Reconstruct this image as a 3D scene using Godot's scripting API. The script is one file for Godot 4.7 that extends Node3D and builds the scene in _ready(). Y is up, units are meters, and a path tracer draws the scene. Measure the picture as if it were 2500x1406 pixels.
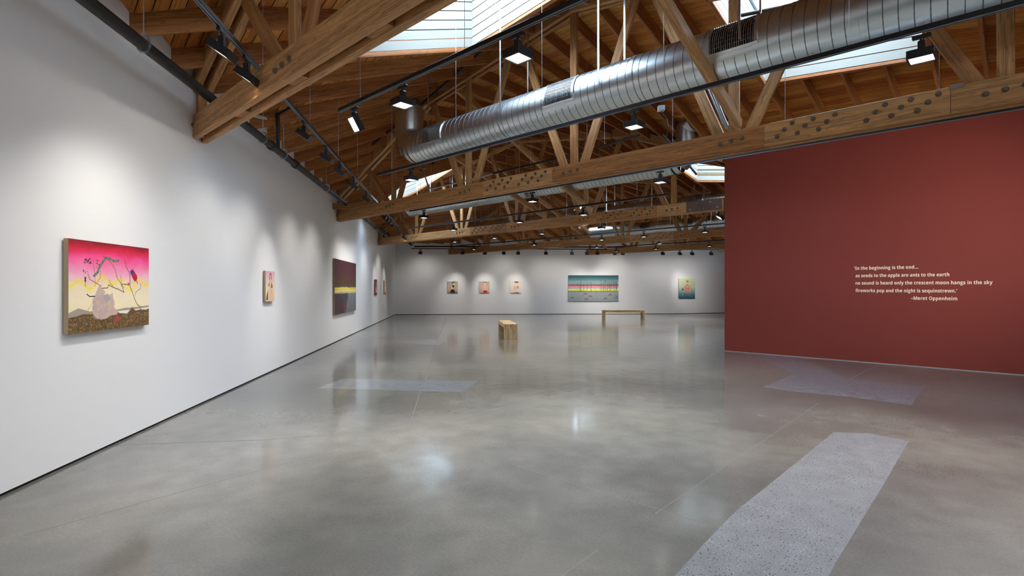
extends Node3D
# A white gallery under timber bowstring trusses. Distances in metres, y up, the camera looks along -z.
# Plan axes used below: q runs along the trusses, r across them (away from the camera), h is height above the lens.
const F := 1300.0
const EYE := 1.5
const PHI := 0.762709
const WA := 3.2455          # long white wall: x = -WA - WB * depth
const WB := 0.11105
const SPAN := 16.6
const TR := [2.16, 7.48, 12.8, 19.1, 24.8]            # trusses across the room
const BAYS := [-8.5, -3.15, 2.16, 7.48, 12.8, 19.1, 24.8, 35.5]
const SHEATH := 0.32
const EAVE := 2.75
const CELL := 0.61
const CELL0 := 0.22
const ROW := 0.152
# skylight openings: q0, q1 (on the joist grid), r0, r1
const SKY := [[-12, -8, 4.0, 6.4], [-6, -2, 8.0, 10.37], [-28, -24, 10.05, 12.3], [-13, -9, 14.6, 16.9], [-29, -26, 21.6, 23.3], [3, 7, 4.0, 6.4], [10, 14, 8.0, 10.37]]

var tq := Vector2.ZERO
var nr := Vector2.ZERO
var used := {}
var rng := RandomNumberGenerator.new()
var M := {}
var qstart := {}


func w(q: float, r: float, h: float) -> Vector3:
	return Vector3(q * tq.x + r * nr.x, EYE + h, -(q * tq.y + r * nr.y))

func ray(u: float, v: float) -> Vector2:
	return Vector2((u - 1250.0) / F, (703.0 - v) / F)

func on_floor(u: float, v: float) -> Vector3:      # floor point under a pixel
	var d := ray(u, v)
	var z := -EYE / d.y
	return Vector3(d.x * z, 0, -z)

func on_long_wall(u: float, v: float) -> Vector3:
	var d := ray(u, v)
	var z := WA / (-d.x - WB)
	return Vector3(d.x * z, EYE + d.y * z, -z)

func at_r(u: float, v: float, r: float) -> Vector3:     # point on the upright plane r = const, parallel to the trusses
	var d := ray(u, v)
	var z := r / (nr.x * d.x + nr.y)
	return Vector3(d.x * z, EYE + d.y * z, -z)

func q_of(p: Vector3) -> float:
	return p.x * tq.x - p.z * tq.y

func r_of(p: Vector3) -> float:
	return p.x * nr.x - p.z * nr.y

func q_wall(r: float) -> float:
	return -7.56 - 1.1935 * (r - 2.13)

func r_wall(q: float) -> float:
	return 2.13 - (q + 7.56) / 1.1935

func r_back(q: float) -> float:
	return (30.1 + 0.6909 * q) / 0.7230

func start_of(i: int) -> float:                        # q where the roof of bay line i springs
	var r: float = BAYS[i]
	if i <= 4:
		return q_wall(r)
	return [-23.0, -17.7, -11.0][i - 5]

func chord(s: float) -> float:                         # underside of the top chord above the lens
	var t := minf(s, SPAN - s)
	if t < 4.15:
		return lerpf(2.42, 4.15, t / 4.15)
	return lerpf(4.15, 4.80, (t - 4.15) / 4.15)

func under(s: float) -> float:
	if s < 0.0:
		return 2.42
	if s > SPAN:
		return 3.05
	return maxf(chord(s), 3.05) if s > SPAN / 2 else chord(s)

func sheath(q: float, r: float) -> float:
	var i := 0
	while i < BAYS.size() - 2 and r > BAYS[i + 1]:
		i += 1
	var r0: float = BAYS[i]
	var r1: float = BAYS[i + 1]
	var h0 := under(q - start_of(i)) + SHEATH
	var h1 := under(q - start_of(i + 1)) + SHEATH
	if r_wall(q) > r0:
		r0 = minf(r_wall(q), r1 - 0.05)
		h0 = EAVE
	if r_back(q) < r1:
		r1 = maxf(r_back(q), r0 + 0.05)
		h1 = EAVE
	return lerpf(h0, h1, clampf((r - r0) / (r1 - r0), 0.0, 1.0))

func inside(q: float, r: float, m: float) -> bool:
	var p := w(q, r, 0)
	return p.x - WB * p.z + WA > -m and -p.z < 33.0 + m and p.x < 14.8 + m and p.z < 6.8 + m


# ---------- naming and tagging ----------
func numbered(called: String) -> String:
	var n: int = used.get(called, 0)
	used[called] = n + 1
	return called if n == 0 else "%s_%03d" % [called, n]

func put(o: Node3D, called: String, parent: Node3D = null) -> Node3D:
	if parent == null:
		o.name = numbered(called)
		add_child(o)
	else:
		var c: Dictionary = parent.get_meta("names_used", {})
		var n: int = c.get(called, 0)
		c[called] = n + 1
		parent.set_meta("names_used", c)
		o.name = called if n == 0 else "%s_%03d" % [called, n]
		parent.add_child(o)
	return o

func tag(o: Node3D, label: String, category: String, group := "") -> Node3D:
	o.set_meta("label", label)
	o.set_meta("category", category)
	if group != "":
		o.set_meta("group", group)
	return o

func thing(called: String, label: String, category: String, at := Vector3.ZERO, group := "") -> Node3D:
	var o := Node3D.new()
	o.position = at
	put(o, called)
	return tag(o, label, category, group)

func struct(called: String, mesh: Mesh = null, m: Material = null) -> Node3D:
	var o: Node3D
	if mesh:
		o = MeshInstance3D.new()
		o.mesh = mesh
		o.material_override = m
	else:
		o = Node3D.new()
	put(o, called)
	o.set_meta("kind", "structure")
	return o

func part(called: String, mesh: Mesh, m: Material, parent: Node3D, xf := Transform3D.IDENTITY) -> MeshInstance3D:
	var o := MeshInstance3D.new()
	o.mesh = mesh
	o.material_override = m
	o.transform = xf
	put(o, called, parent)
	return o


# ---------- mesh building ----------
func mb() -> SurfaceTool:
	var st := SurfaceTool.new()
	st.begin(Mesh.PRIMITIVE_TRIANGLES)
	return st

func tri(st: SurfaceTool, p: Array, n: Array, uv: Array) -> void:
	var order := [0, 1, 2]
	if (p[1] - p[0]).cross(p[2] - p[0]).dot(n[0] + n[1] + n[2]) > 0:
		order = [0, 2, 1]
	for k in order:
		st.set_normal(n[k])
		st.set_uv(uv[k])
		st.set_uv2(uv[k])
		st.add_vertex(p[k])

func quad(st: SurfaceTool, a: Vector3, b: Vector3, c: Vector3, d: Vector3, n: Vector3, ua := Vector2(0, 0), ub := Vector2(1, 0), uc := Vector2(1, 1), ud := Vector2(0, 1)) -> void:
	tri(st, [a, b, c], [n, n, n], [ua, ub, uc])
	tri(st, [a, c, d], [n, n, n], [ua, uc, ud])

func flat(st: SurfaceTool, a: Vector3, b: Vector3, c: Vector3, d: Vector3, towards: Vector3, ua := Vector2(0, 0), ub := Vector2(1, 0), uc := Vector2(1, 1), ud := Vector2(0, 1)) -> void:
	var n := (c - a).cross(d - b)
	if n.length() < 1e-9:
		return
	n = n.normalized()
	if n.dot(towards) < 0:
		n = -n
	quad(st, a, b, c, d, n, ua, ub, uc, ud)

func ext(st: SurfaceTool, prof: PackedVector2Array, a: Vector3, b: Vector3, up: Vector3, smooth := false, caps := true, uv0 := Vector2.ZERO) -> void:
	var d := (b - a).normalized()
	var side := d.cross(up).normalized()
	var u := side.cross(d).normalized()
	var len := a.distance_to(b)
	var n := prof.size()
	var mid := Vector2.ZERO
	for p in prof:
		mid += p / n
	var run := 0.0
	for i in n:
		var p := prof[i]
		var q := prof[(i + 1) % n]
		var e := (q - p)
		var step := e.length()
		var pa := a + side * p.x + u * p.y
		var qa := a + side * q.x + u * q.y
		var n2 := Vector2(e.y, -e.x).normalized()
		if n2.dot((p + q) / 2 - mid) < 0 and smooth:
			n2 = -n2
		var np := n2
		var nq := n2
		if smooth:
			np = (p - mid).normalized()
			nq = (q - mid).normalized()
		var vp := side * np.x + u * np.y
		var vq := side * nq.x + u * nq.y
		var c := b - a
		var t0 := uv0 + Vector2(0, run)
		var t1 := uv0 + Vector2(len, run)
		var t2 := uv0 + Vector2(len, run + step)
		var t3 := uv0 + Vector2(0, run + step)
		tri(st, [pa, pa + c, qa + c], [vp, vp, vq], [t0, t1, t2])
		tri(st, [pa, qa + c, qa], [vp, vq, vq], [t0, t2, t3])
		run += step
	if caps:
		for s in [[a, -d], [b, d]]:
			for i in range(1, n - 1):
				var pts := []
				var uvs := []
				for k in [0, i, i + 1]:
					pts.append(s[0] + side * prof[k].x + u * prof[k].y)
					uvs.append(uv0 + prof[k])
				tri(st, pts, [s[1], s[1], s[1]], uvs)

func rect(wd: float, ht: float, ch := 0.0, off := Vector2.ZERO) -> PackedVector2Array:
	var x := wd / 2
	var y := ht / 2
	var a := PackedVector2Array()
	if ch <= 0:
		a = PackedVector2Array([Vector2(-x, -y), Vector2(x, -y), Vector2(x, y), Vector2(-x, y)])
	else:
		a = PackedVector2Array([Vector2(-x + ch, -y), Vector2(x - ch, -y), Vector2(x, -y + ch), Vector2(x, y - ch), Vector2(x - ch, y), Vector2(-x + ch, y), Vector2(-x, y - ch), Vector2(-x, -y + ch)])
	for i in a.size():
		a[i] += off
	return a

func ring(rad: float, n := 12) -> PackedVector2Array:
	var a := PackedVector2Array()
	for i in n:
		a.append(Vector2.from_angle(TAU * i / n) * rad)
	return a

func beam(a: Vector3, b: Vector3, wd: float, ht: float, up := Vector3.UP, ch := 0.006, off := Vector2.ZERO) -> ArrayMesh:
	var st := mb()
	ext(st, rect(wd, ht, ch, off), a, b, up, false, true, Vector2(rng.randf() * 7, rng.randf() * 5))
	return st.commit()

func rod(a: Vector3, b: Vector3, rad: float, n := 10) -> ArrayMesh:
	var st := mb()
	ext(st, ring(rad, n), a, b, Vector3.UP if absf((b - a).normalized().y) < 0.95 else Vector3.RIGHT, true)
	return st.commit()

func pipe_path(pts: Array, rad: float, n := 10) -> ArrayMesh:
	var st := mb()
	for i in pts.size() - 1:
		var d: Vector3 = (pts[i + 1] - pts[i]).normalized()
		ext(st, ring(rad, n), pts[i] - d * rad * 0.4, pts[i + 1] + d * rad * 0.4, Vector3.UP if absf(d.y) < 0.95 else Vector3.RIGHT, true)
	return st.commit()

func hexa(st: SurfaceTool, p: Array, uvs := 1.0) -> void:       # eight corners: bottom ring 0-3, top ring 4-7
	var mid := Vector3.ZERO
	for v in p:
		mid += v / 8.0
	for f in [[0, 1, 2, 3], [4, 5, 6, 7], [0, 1, 5, 4], [1, 2, 6, 5], [2, 3, 7, 6], [3, 0, 4, 7]]:
		var a: Vector3 = p[f[0]]
		var b: Vector3 = p[f[1]]
		var c: Vector3 = p[f[2]]
		var d: Vector3 = p[f[3]]
		var lu := a.distance_to(b) * uvs
		var lv := b.distance_to(c) * uvs
		flat(st, a, b, c, d, (a + b + c + d) / 4 - mid, Vector2(0, 0), Vector2(lu, 0), Vector2(lu, lv), Vector2(0, lv))

func box_mesh(size: Vector3, ch := 0.004) -> ArrayMesh:        # chamfered box about its centre
	var st := mb()
	ext(st, rect(size.x, size.y, ch), Vector3(0, 0, -size.z / 2), Vector3(0, 0, size.z / 2), Vector3.UP)
	return st.commit()

func wall_mesh(a: Vector3, b: Vector3, thick: float, h0: float, h1: float, outward: Vector3) -> ArrayMesh:
	var st := mb()
	var o := outward.normalized() * thick
	var p := []
	for y in [h0, h1]:
		for v in [a, b, b + o, a + o]:
			p.append(Vector3(v.x, y, v.z))
	hexa(st, p)
	return st.commit()


# ---------- textures ----------
func noise(kind: int, freq: float, oct: int, sd: int) -> FastNoiseLite:
	var n := FastNoiseLite.new()
	n.noise_type = kind
	n.frequency = freq
	n.fractal_octaves = oct
	n.seed = sd
	return n

func bytes_of(n: FastNoiseLite, size: int) -> PackedByteArray:
	var m := size / 8                                     # blend a margin so that the tile repeats
	var big := size + m
	var im := n.get_image(big, big)
	im.convert(Image.FORMAT_L8)
	var src := im.get_data()
	var out := PackedByteArray()
	out.resize(size * size)
	for y in size:
		var row := y * big
		for x in size:
			out[y * size + x] = src[row + x]
		for x in m:
			out[y * size + x] = int(lerpf(src[row + x + size], src[row + x], float(x) / m))
	for y in m:
		var t := float(y) / m
		var row := (y + size) * big
		for x in size:
			out[y * size + x] = int(lerpf(src[row + x], out[y * size + x], t))
	return out

func tex(data: PackedByteArray, wd: int, ht: int, fmt := Image.FORMAT_RGB8) -> ImageTexture:
	return ImageTexture.create_from_image(Image.create_from_data(wd, ht, false, fmt, data))

func wood_texture() -> ImageTexture:
	var s := 512
	var fine := noise(FastNoiseLite.TYPE_SIMPLEX_SMOOTH, 0.012, 4, 3)
	var im := Image.create(s, s, false, Image.FORMAT_RGB8)
	var warp := noise(FastNoiseLite.TYPE_SIMPLEX_SMOOTH, 0.006, 3, 8)
	var data := PackedByteArray()
	data.resize(s * s * 3)
	for y in s:
		for x in s:
			var a := TAU * x / s                                # seamless along the grain
			var cx := cos(a) * 14.0
			var cy := sin(a) * 14.0
			var yy := float(y)
			var e := float(mini(y, s - y)) / 40.0                # fade seam across
			var v := fine.get_noise_3d(cx * 2.2, cy * 2.2, yy * 7.0)
			var b := warp.get_noise_3d(cx * 3.0, cy * 3.0, yy * 1.7)
			var band := sin((yy * 0.16 + b * 16.0)) * 0.5 + 0.5
			var g := 0.80 + v * 0.20 - pow(band, 5.0) * 0.13 + b * 0.15
			g = lerpf(0.8, g, clampf(e, 0.3, 1.0))
			var k := (y * s + x) * 3
			data[k] = int(clampf(g * 255, 0, 255))
			data[k + 1] = int(clampf((g * 0.99 - 0.006) * 255, 0, 255))
			data[k + 2] = int(clampf((g * 0.97 - 0.012) * 255, 0, 255))
	return tex(data, s, s)

func concrete_texture(s: int, speckled: bool) -> ImageTexture:
	var cloud := bytes_of(noise(FastNoiseLite.TYPE_SIMPLEX_SMOOTH, 0.008, 5, 11), s)
	var fine := bytes_of(noise(FastNoiseLite.TYPE_SIMPLEX_SMOOTH, 0.12, 3, 31), s)
	var stone := bytes_of(noise(FastNoiseLite.TYPE_CELLULAR, 0.045 if not speckled else 0.06, 1, 51), s)
	var r := RandomNumberGenerator.new()
	r.seed = 4
	var data := PackedByteArray()
	data.resize(s * s * 3)
	for i in s * s:
		var a := cloud[i] / 255.0 - 0.5
		var c := fine[i] / 255.0 - 0.5
		var g := 0.86 + a * 0.10 + c * 0.09 + r.randf() * 0.03
		if speckled:
			g = 0.80 + a * 0.08 + c * 0.10
			var e := stone[i]
			if e < 44 and c < -0.04:
				g -= 0.26
			elif e < 60 and c > 0.12:
				g += 0.13
		data[i * 3] = int(clampf(g * 255, 0, 255))
		data[i * 3 + 1] = int(clampf(g * 255, 0, 255))
		data[i * 3 + 2] = int(clampf(g * 255, 0, 255))
	return tex(data, s, s)

func slab_texture(s: int) -> ImageTexture:                   # broad stains and trowel clouds of the whole floor, no repeat
	var cloud := noise(FastNoiseLite.TYPE_SIMPLEX_SMOOTH, 0.004, 4, 12).get_image(s, s)
	var blot := noise(FastNoiseLite.TYPE_SIMPLEX_SMOOTH, 0.016, 5, 22).get_image(s, s)
	var warm := noise(FastNoiseLite.TYPE_SIMPLEX_SMOOTH, 0.006, 3, 33).get_image(s, s)
	for im in [cloud, blot, warm]:
		im.convert(Image.FORMAT_L8)
	var ca := cloud.get_data()
	var cb := blot.get_data()
	var cc := warm.get_data()
	var data := PackedByteArray()
	data.resize(s * s * 3)
	for i in s * s:
		var a := ca[i] / 255.0 - 0.5
		var b := cb[i] / 255.0 - 0.5
		var t := (cc[i] / 255.0 - 0.5) * 0.055 + b * 0.02
		var g := 0.86 + a * 0.20 + b * 0.30
		data[i * 3] = int(clampf((g + t) * 255, 0, 255))
		data[i * 3 + 1] = int(clampf((g + t * 0.35) * 255, 0, 255))
		data[i * 3 + 2] = int(clampf((g - t) * 255, 0, 255))
	return tex(data, s, s)

func wave_texture(s: int) -> ImageTexture:                   # slow undulation of the trowelled floor, in floats so that it has no steps
	var n := noise(FastNoiseLite.TYPE_SIMPLEX_SMOOTH, 1.0, 2, 62)
	var im := Image.create(s, s, false, Image.FORMAT_RF)
	for y in s:
		for x in s:
			var a := TAU * x / s
			var b := TAU * y / s
			var v := n.get_noise_3d(cos(a) * 1.6 + cos(b) * 0.4, sin(a) * 1.6, sin(b) * 1.6 + 5.0) + 0.4 * n.get_noise_3d(cos(a) * 4.0, sin(a) * 4.0 + cos(b) * 4.0, sin(b) * 4.0) + 0.16 * n.get_noise_3d(cos(a) * 13.0 + cos(b) * 9.0, sin(a) * 13.0, sin(b) * 13.0 + 9.0)
			im.set_pixel(x, y, Color(0.5 + 0.4 * v, 0, 0))
	return ImageTexture.create_from_image(im)

func gray_texture(n: FastNoiseLite, s: int, lo: float, hi: float, sx := 1.0) -> ImageTexture:
	var src := bytes_of(n, s)
	var data := PackedByteArray()
	data.resize(s * s)
	for y in s:
		for x in s:
			var v := src[y * s + int(x * sx) % s] / 255.0
			data[y * s + x] = int(clampf(lerpf(lo, hi, v) * 255, 0, 255))
	return tex(data, s, s, Image.FORMAT_L8)

func mat(c: Color, rough := 0.6, metal := 0.0) -> StandardMaterial3D:
	var m := StandardMaterial3D.new()
	m.albedo_color = c
	m.roughness = rough
	m.metallic = metal
	return m

func make_materials() -> void:
	var wt := wood_texture()
	var tones := {
		"deck": [Color8(246, 166, 74), Color8(236, 152, 62), Color8(228, 140, 54), Color8(250, 178, 86), Color8(216, 126, 50)],
		"joist": [Color8(210, 136, 72), Color8(198, 124, 64), Color8(218, 146, 80)],
		"truss": [Color8(230, 172, 110), Color8(222, 162, 100), Color8(236, 182, 122), Color8(208, 144, 84)],
		"bench": [Color8(230, 202, 154)]}
	for k in tones:
		M[k] = []
		for c in tones[k]:
			var m := mat(c, 0.62)
			m.albedo_texture = wt
			m.uv1_scale = Vector3(0.7, 2.2, 1)
			if k == "bench":
				m.uv1_scale = Vector3(0.45, 0.8, 1)
			M[k].append(m)
	M.wall = mat(Color8(236, 236, 236), 0.85)
	M.red = mat(Color8(132, 58, 49), 0.75)
	M.red.metallic_specular = 0.35
	M.letter = mat(Color8(255, 232, 202), 0.6)
	M.black = mat(Color8(26, 27, 30), 0.38)
	M.rubber = mat(Color8(40, 40, 42), 0.7)
	M.gap = mat(Color8(24, 22, 20), 0.9)  # near-black, stands for the shade at the foot of the walls
	M.dark_backing = mat(Color8(70, 62, 54), 0.9)  # dark sheet behind boards and planks, colours their gaps as if shaded
	M.steel = mat(Color8(196, 200, 202), 0.3, 1.0)
	M.bolt = mat(Color8(116, 100, 84), 0.45, 0.35)
	M.plate = mat(Color8(112, 92, 84), 0.5, 0.6)
	M.galv = mat(Color8(206, 212, 214), 0.27, 1.0)
	M.galv.roughness_texture = gray_texture(noise(FastNoiseLite.TYPE_SIMPLEX_SMOOTH, 0.012, 2, 91), 256, 0.8, 1.0)
	M.galv.roughness = 0.34
	M.galv.uv1_scale = Vector3(0.5, 1.4, 1)
	M.seam = mat(Color8(104, 110, 114), 0.4, 1.0)
	M.pipe = mat(Color8(40, 39, 38), 0.5, 0.3)
	M.wellboard = mat(Color8(150, 147, 136), 0.8)
	M.frame = mat(Color8(150, 166, 180), 0.4, 0.6)
	M.glass = mat(Color(1, 1, 1, 0.06), 0.02)
	M.glass.transparency = BaseMaterial3D.TRANSPARENCY_ALPHA
	M.white = mat(Color8(226, 226, 222), 0.6)
	M.conduit = mat(Color8(178, 190, 198), 0.35, 0.8)
	M.joint = mat(Color8(122, 121, 115), 0.4)
	M.jointdark = mat(Color8(92, 92, 90), 0.6)
	M.canvas = mat(Color8(178, 160, 132), 0.85)
	var lens := mat(Color8(255, 248, 238), 0.4)
	lens.emission_enabled = true
	lens.emission = Color8(255, 240, 222)
	lens.emission_energy_multiplier = 3.5
	M.lens = lens
	# polished concrete
	var fl := mat(Color8(150, 148, 139), 0.145)
	fl.albedo_texture = concrete_texture(1024, false)
	fl.detail_enabled = true
	fl.detail_albedo = slab_texture(1024)
	fl.detail_blend_mode = BaseMaterial3D.BLEND_MODE_MUL
	fl.detail_uv_layer = BaseMaterial3D.DETAIL_UV_2
	fl.uv2_scale = Vector3(1.0 / 48.0, 1.0 / 48.0, 1)
	fl.uv2_offset = Vector3(0.25, 0.75, 0)
	fl.roughness_texture = gray_texture(noise(FastNoiseLite.TYPE_SIMPLEX_SMOOTH, 0.012, 5, 61), 512, 0.7, 1.0)
	fl.heightmap_enabled = true
	fl.heightmap_texture = wave_texture(256)
	fl.heightmap_scale = 0.1
	fl.uv1_scale = Vector3(1.0 / 3.2, 1.0 / 3.2, 1)
	M.floor = fl
	var pt := mat(Color8(154, 158, 161), 0.14)
	pt.albedo_texture = concrete_texture(1024, true)
	pt.roughness_texture = fl.roughness_texture
	pt.uv1_scale = Vector3(1.0 / 2.0, 1.0 / 2.0, 1)
	M.patch = pt


func _ready() -> void:
	rng.seed = 20
	tq = Vector2(cos(PHI), -sin(PHI))
	nr = Vector2(sin(PHI), cos(PHI))
	# camera
	var cam := Camera3D.new()
	cam.name = "camera"
	cam.position = Vector3(0, EYE, 0)
	cam.fov = rad_to_deg(2.0 * atan(703.0 / F))
	cam.near = 0.05
	cam.far = 200.0
	add_child(cam)
	cam.current = true
	# daylight: a bright, even sky that comes in through the skylights only
	var env := Environment.new()
	env.background_mode = Environment.BG_SKY
	var sm := ProceduralSkyMaterial.new()
	sm.sky_top_color = Color8(190, 214, 240)
	sm.sky_horizon_color = Color8(226, 238, 248)
	sm.ground_bottom_color = Color8(120, 120, 118)
	sm.ground_horizon_color = Color8(180, 184, 186)
	sm.sky_energy_multiplier = 3.8
	var sky := Sky.new()
	sky.sky_material = sm
	env.sky = sky
	env.tonemap_mode = Environment.TONE_MAPPER_LINEAR
	env.tonemap_exposure = 1.14
	env.sdfgi_enabled = true
	env.ssao_enabled = true
	env.ssil_enabled = true
	var we := WorldEnvironment.new()
	we.environment = env
	we.name = "daylight"
	add_child(we)
	make_materials()
	build_shell()
	build_roof()
	build_trusses()
	build_ducts()
	build_pipes()
	build_tracks()
	build_text()
	build_paintings()
	build_benches()
	build_small_things()


# ---------- floor and walls ----------
func floor_poly(px: Array, y: float, m: Material, called: String, parent: Node3D, world := false) -> void:
	var pts := PackedVector2Array()
	for p in px:
		var v: Vector3 = on_floor(p[0], p[1]) if not world else Vector3(p[0], 0, -p[1])
		pts.append(Vector2(v.x, v.z))
	var ids := Geometry2D.triangulate_polygon(pts)
	var st := mb()
	for i in range(0, ids.size(), 3):
		var a := []
		var t := []
		for k in 3:
			var p := pts[ids[i + k]]
			a.append(Vector3(p.x, y, p.y))
			t.append(p)
		tri(st, a, [Vector3.UP, Vector3.UP, Vector3.UP], t)
	for i in pts.size():
		var p := pts[i]
		var n := pts[(i + 1) % pts.size()]
		flat(st, Vector3(p.x, 0, p.y), Vector3(n.x, 0, n.y), Vector3(n.x, y, n.y), Vector3(p.x, y, p.y), Vector3(n.y - p.y, 0, p.x - n.x))
	part(called, st.commit(), m, parent)

func floor_line(px: Array, wd: float, m: Material, parent: Node3D) -> void:
	for i in px.size() - 1:
		var a := on_floor(px[i][0], px[i][1])
		var b := on_floor(px[i + 1][0], px[i + 1][1])
		var s := (b - a).normalized().cross(Vector3.UP) * wd / 2
		var st := mb()
		var y := Vector3(0, 0.0008, 0)
		hexa(st, [a - s, b - s, b + s, a + s, a - s + y, b - s + y, b + s + y, a + s + y])
		part("joint_filler", st.commit(), m, parent)

func build_shell() -> void:
	var st := mb()
	var c := [Vector3(-9, 0, 9), Vector3(17, 0, 9), Vector3(17, 0, -36), Vector3(-9, 0, -36)]
	var p := []
	for v in c:
		p.append(v - Vector3(0, 0.2, 0))
	hexa(st, p + c)
	st = mb()
	quad(st, c[0], c[1], c[2], c[3], Vector3.UP, Vector2(-9, 9), Vector2(17, 9), Vector2(17, -36), Vector2(-9, -36))
	for k in 4:
		flat(st, c[k], c[(k + 1) % 4], p[(k + 1) % 4], p[k], c[k] + c[(k + 1) % 4] - Vector3(8, 0, -27))
	quad(st, p[0], p[1], p[2], p[3], Vector3.DOWN)
	var fl := struct("floor", st.commit(), M.floor)
	floor_poly([[2035, 1055], [2120, 1058], [2219, 1077], [2150, 1195], [2040, 1375], [1985, 1480], [1580, 1480], [1712, 1335], [1776, 1268], [1800, 1245], [1900, 1165]], 0.001, M.patch, "repair_patch", fl)
	floor_poly([[1828, 861.5], [1945, 870], [2066, 924], [2254, 944], [2226, 988], [2060, 967], [1930, 954], [1863, 944], [1896, 931], [1940, 911]], 0.001, M.patch, "repair_patch", fl)
	floor_poly([[837, 924], [1166, 931], [1128, 957], [773, 948]], 0.001, M.patch, "repair_patch", fl)
	floor_poly([[984, 837], [1045, 828], [1086, 832], [1070, 844]], 0.001, M.patch, "repair_patch", fl)
	floor_line([[60, 1306], [600, 1157], [997, 1051], [1208, 998], [1400, 957], [1760, 861]], 0.0045, M.joint, fl)
	floor_line([[997, 1051], [1025, 958], [1045, 913], [1060, 853], [1090, 775]], 0.012, M.jointdark, fl)
	floor_line([[1003, 1055], [1300, 1150], [1588, 1237], [1740, 1284]], 0.0035, M.joint, fl)
	floor_line([[1998, 985], [1866, 1074], [1780, 1131], [1600, 1254]], 0.0035, M.joint, fl)
	floor_line([[1460, 1342], [1372, 1406]], 0.0045, M.joint, fl)
	floor_line([[2148, 888.5], [2100, 912], [2050, 938]], 0.0045, M.joint, fl)
	floor_line([[275, 1088], [400, 1082], [640, 1074], [830, 1060]], 0.006, M.jointdark, fl)
	# walls stand on a thin reveal, its shadow given by near-black colour
	var top := EYE + 3.4
	var la := Vector3(-WA + WB * 8.0, 0, 8.0)
	var lb := Vector3(-WA - WB * 30.2, 0, -30.2)
	var out := Vector3(-1, 0, -WB)
	var base := 0.022
	struct("wall_left", wall_mesh(la, lb, 0.4, base, top, out), M.wall)
	struct("shade_strip_left", wall_mesh(la + out.normalized() * 0.012, lb + out.normalized() * 0.012, 0.3, 0, base, out), M.gap)
	var ba := Vector3(-7.2, 0, -29.98)
	var bb := Vector3(9.45, 0, -30.85)
	var bc := Vector3(16.5, 0, -33.4)
	struct("wall_back", wall_mesh(ba, bb, 0.4, base, top, Vector3(0, 0, -1)), M.wall)
	struct("wall_back_return", wall_mesh(bb, bc, 0.4, base, top, Vector3(0, 0, -1)), M.wall)
	struct("shade_strip_back", wall_mesh(ba - Vector3(0, 0, 0.012), bb - Vector3(0, 0, 0.012), 0.3, 0, base, Vector3(0, 0, -1)), M.gap)
	struct("shade_strip_back_return", wall_mesh(bb - Vector3(0, 0, 0.012), bc - Vector3(0, 0, 0.012), 0.3, 0, base, Vector3(0, 0, -1)), M.gap)
	struct("wall_right", wall_mesh(Vector3(15, 0, 8), Vector3(15, 0, -34), 0.4, 0, top, Vector3(1, 0, 0)), M.wall)
	struct("wall_rear", wall_mesh(Vector3(-3.2, 0, 7), Vector3(15.4, 0, 7), 0.4, 0, top, Vector3(0, 0, 1)), M.wall)
	# oxblood partition along truss three
	var ra := w(-5.1, 12.66, 0)
	var rb := w(7.6, 12.66, 0)
	var rw := struct("wall_partition", wall_mesh(ra, rb, 0.3, 0.016, EYE + 3.36, w(0, 1, 0) - w(0, 0, 0)), M.red)
	part("shadow_gap", wall_mesh(ra + (w(0, 1, 0) - w(0, 0, 0)) * 0.012, rb + (w(0, 1, 0) - w(0, 0, 0)) * 0.012, 0.27, 0, 0.016, w(0, 1, 0) - w(0, 0, 0)), M.white, rw)


# ---------- roof deck ----------
func is_open(k: int, r: float) -> bool:
	for s in SKY:
		if k >= s[0] and k < s[1] and r > s[2] - 0.02 and r < s[3] + 0.02:
			return true
	return false

func qk(k: int) -> float:
	return CELL0 + CELL * k

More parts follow.
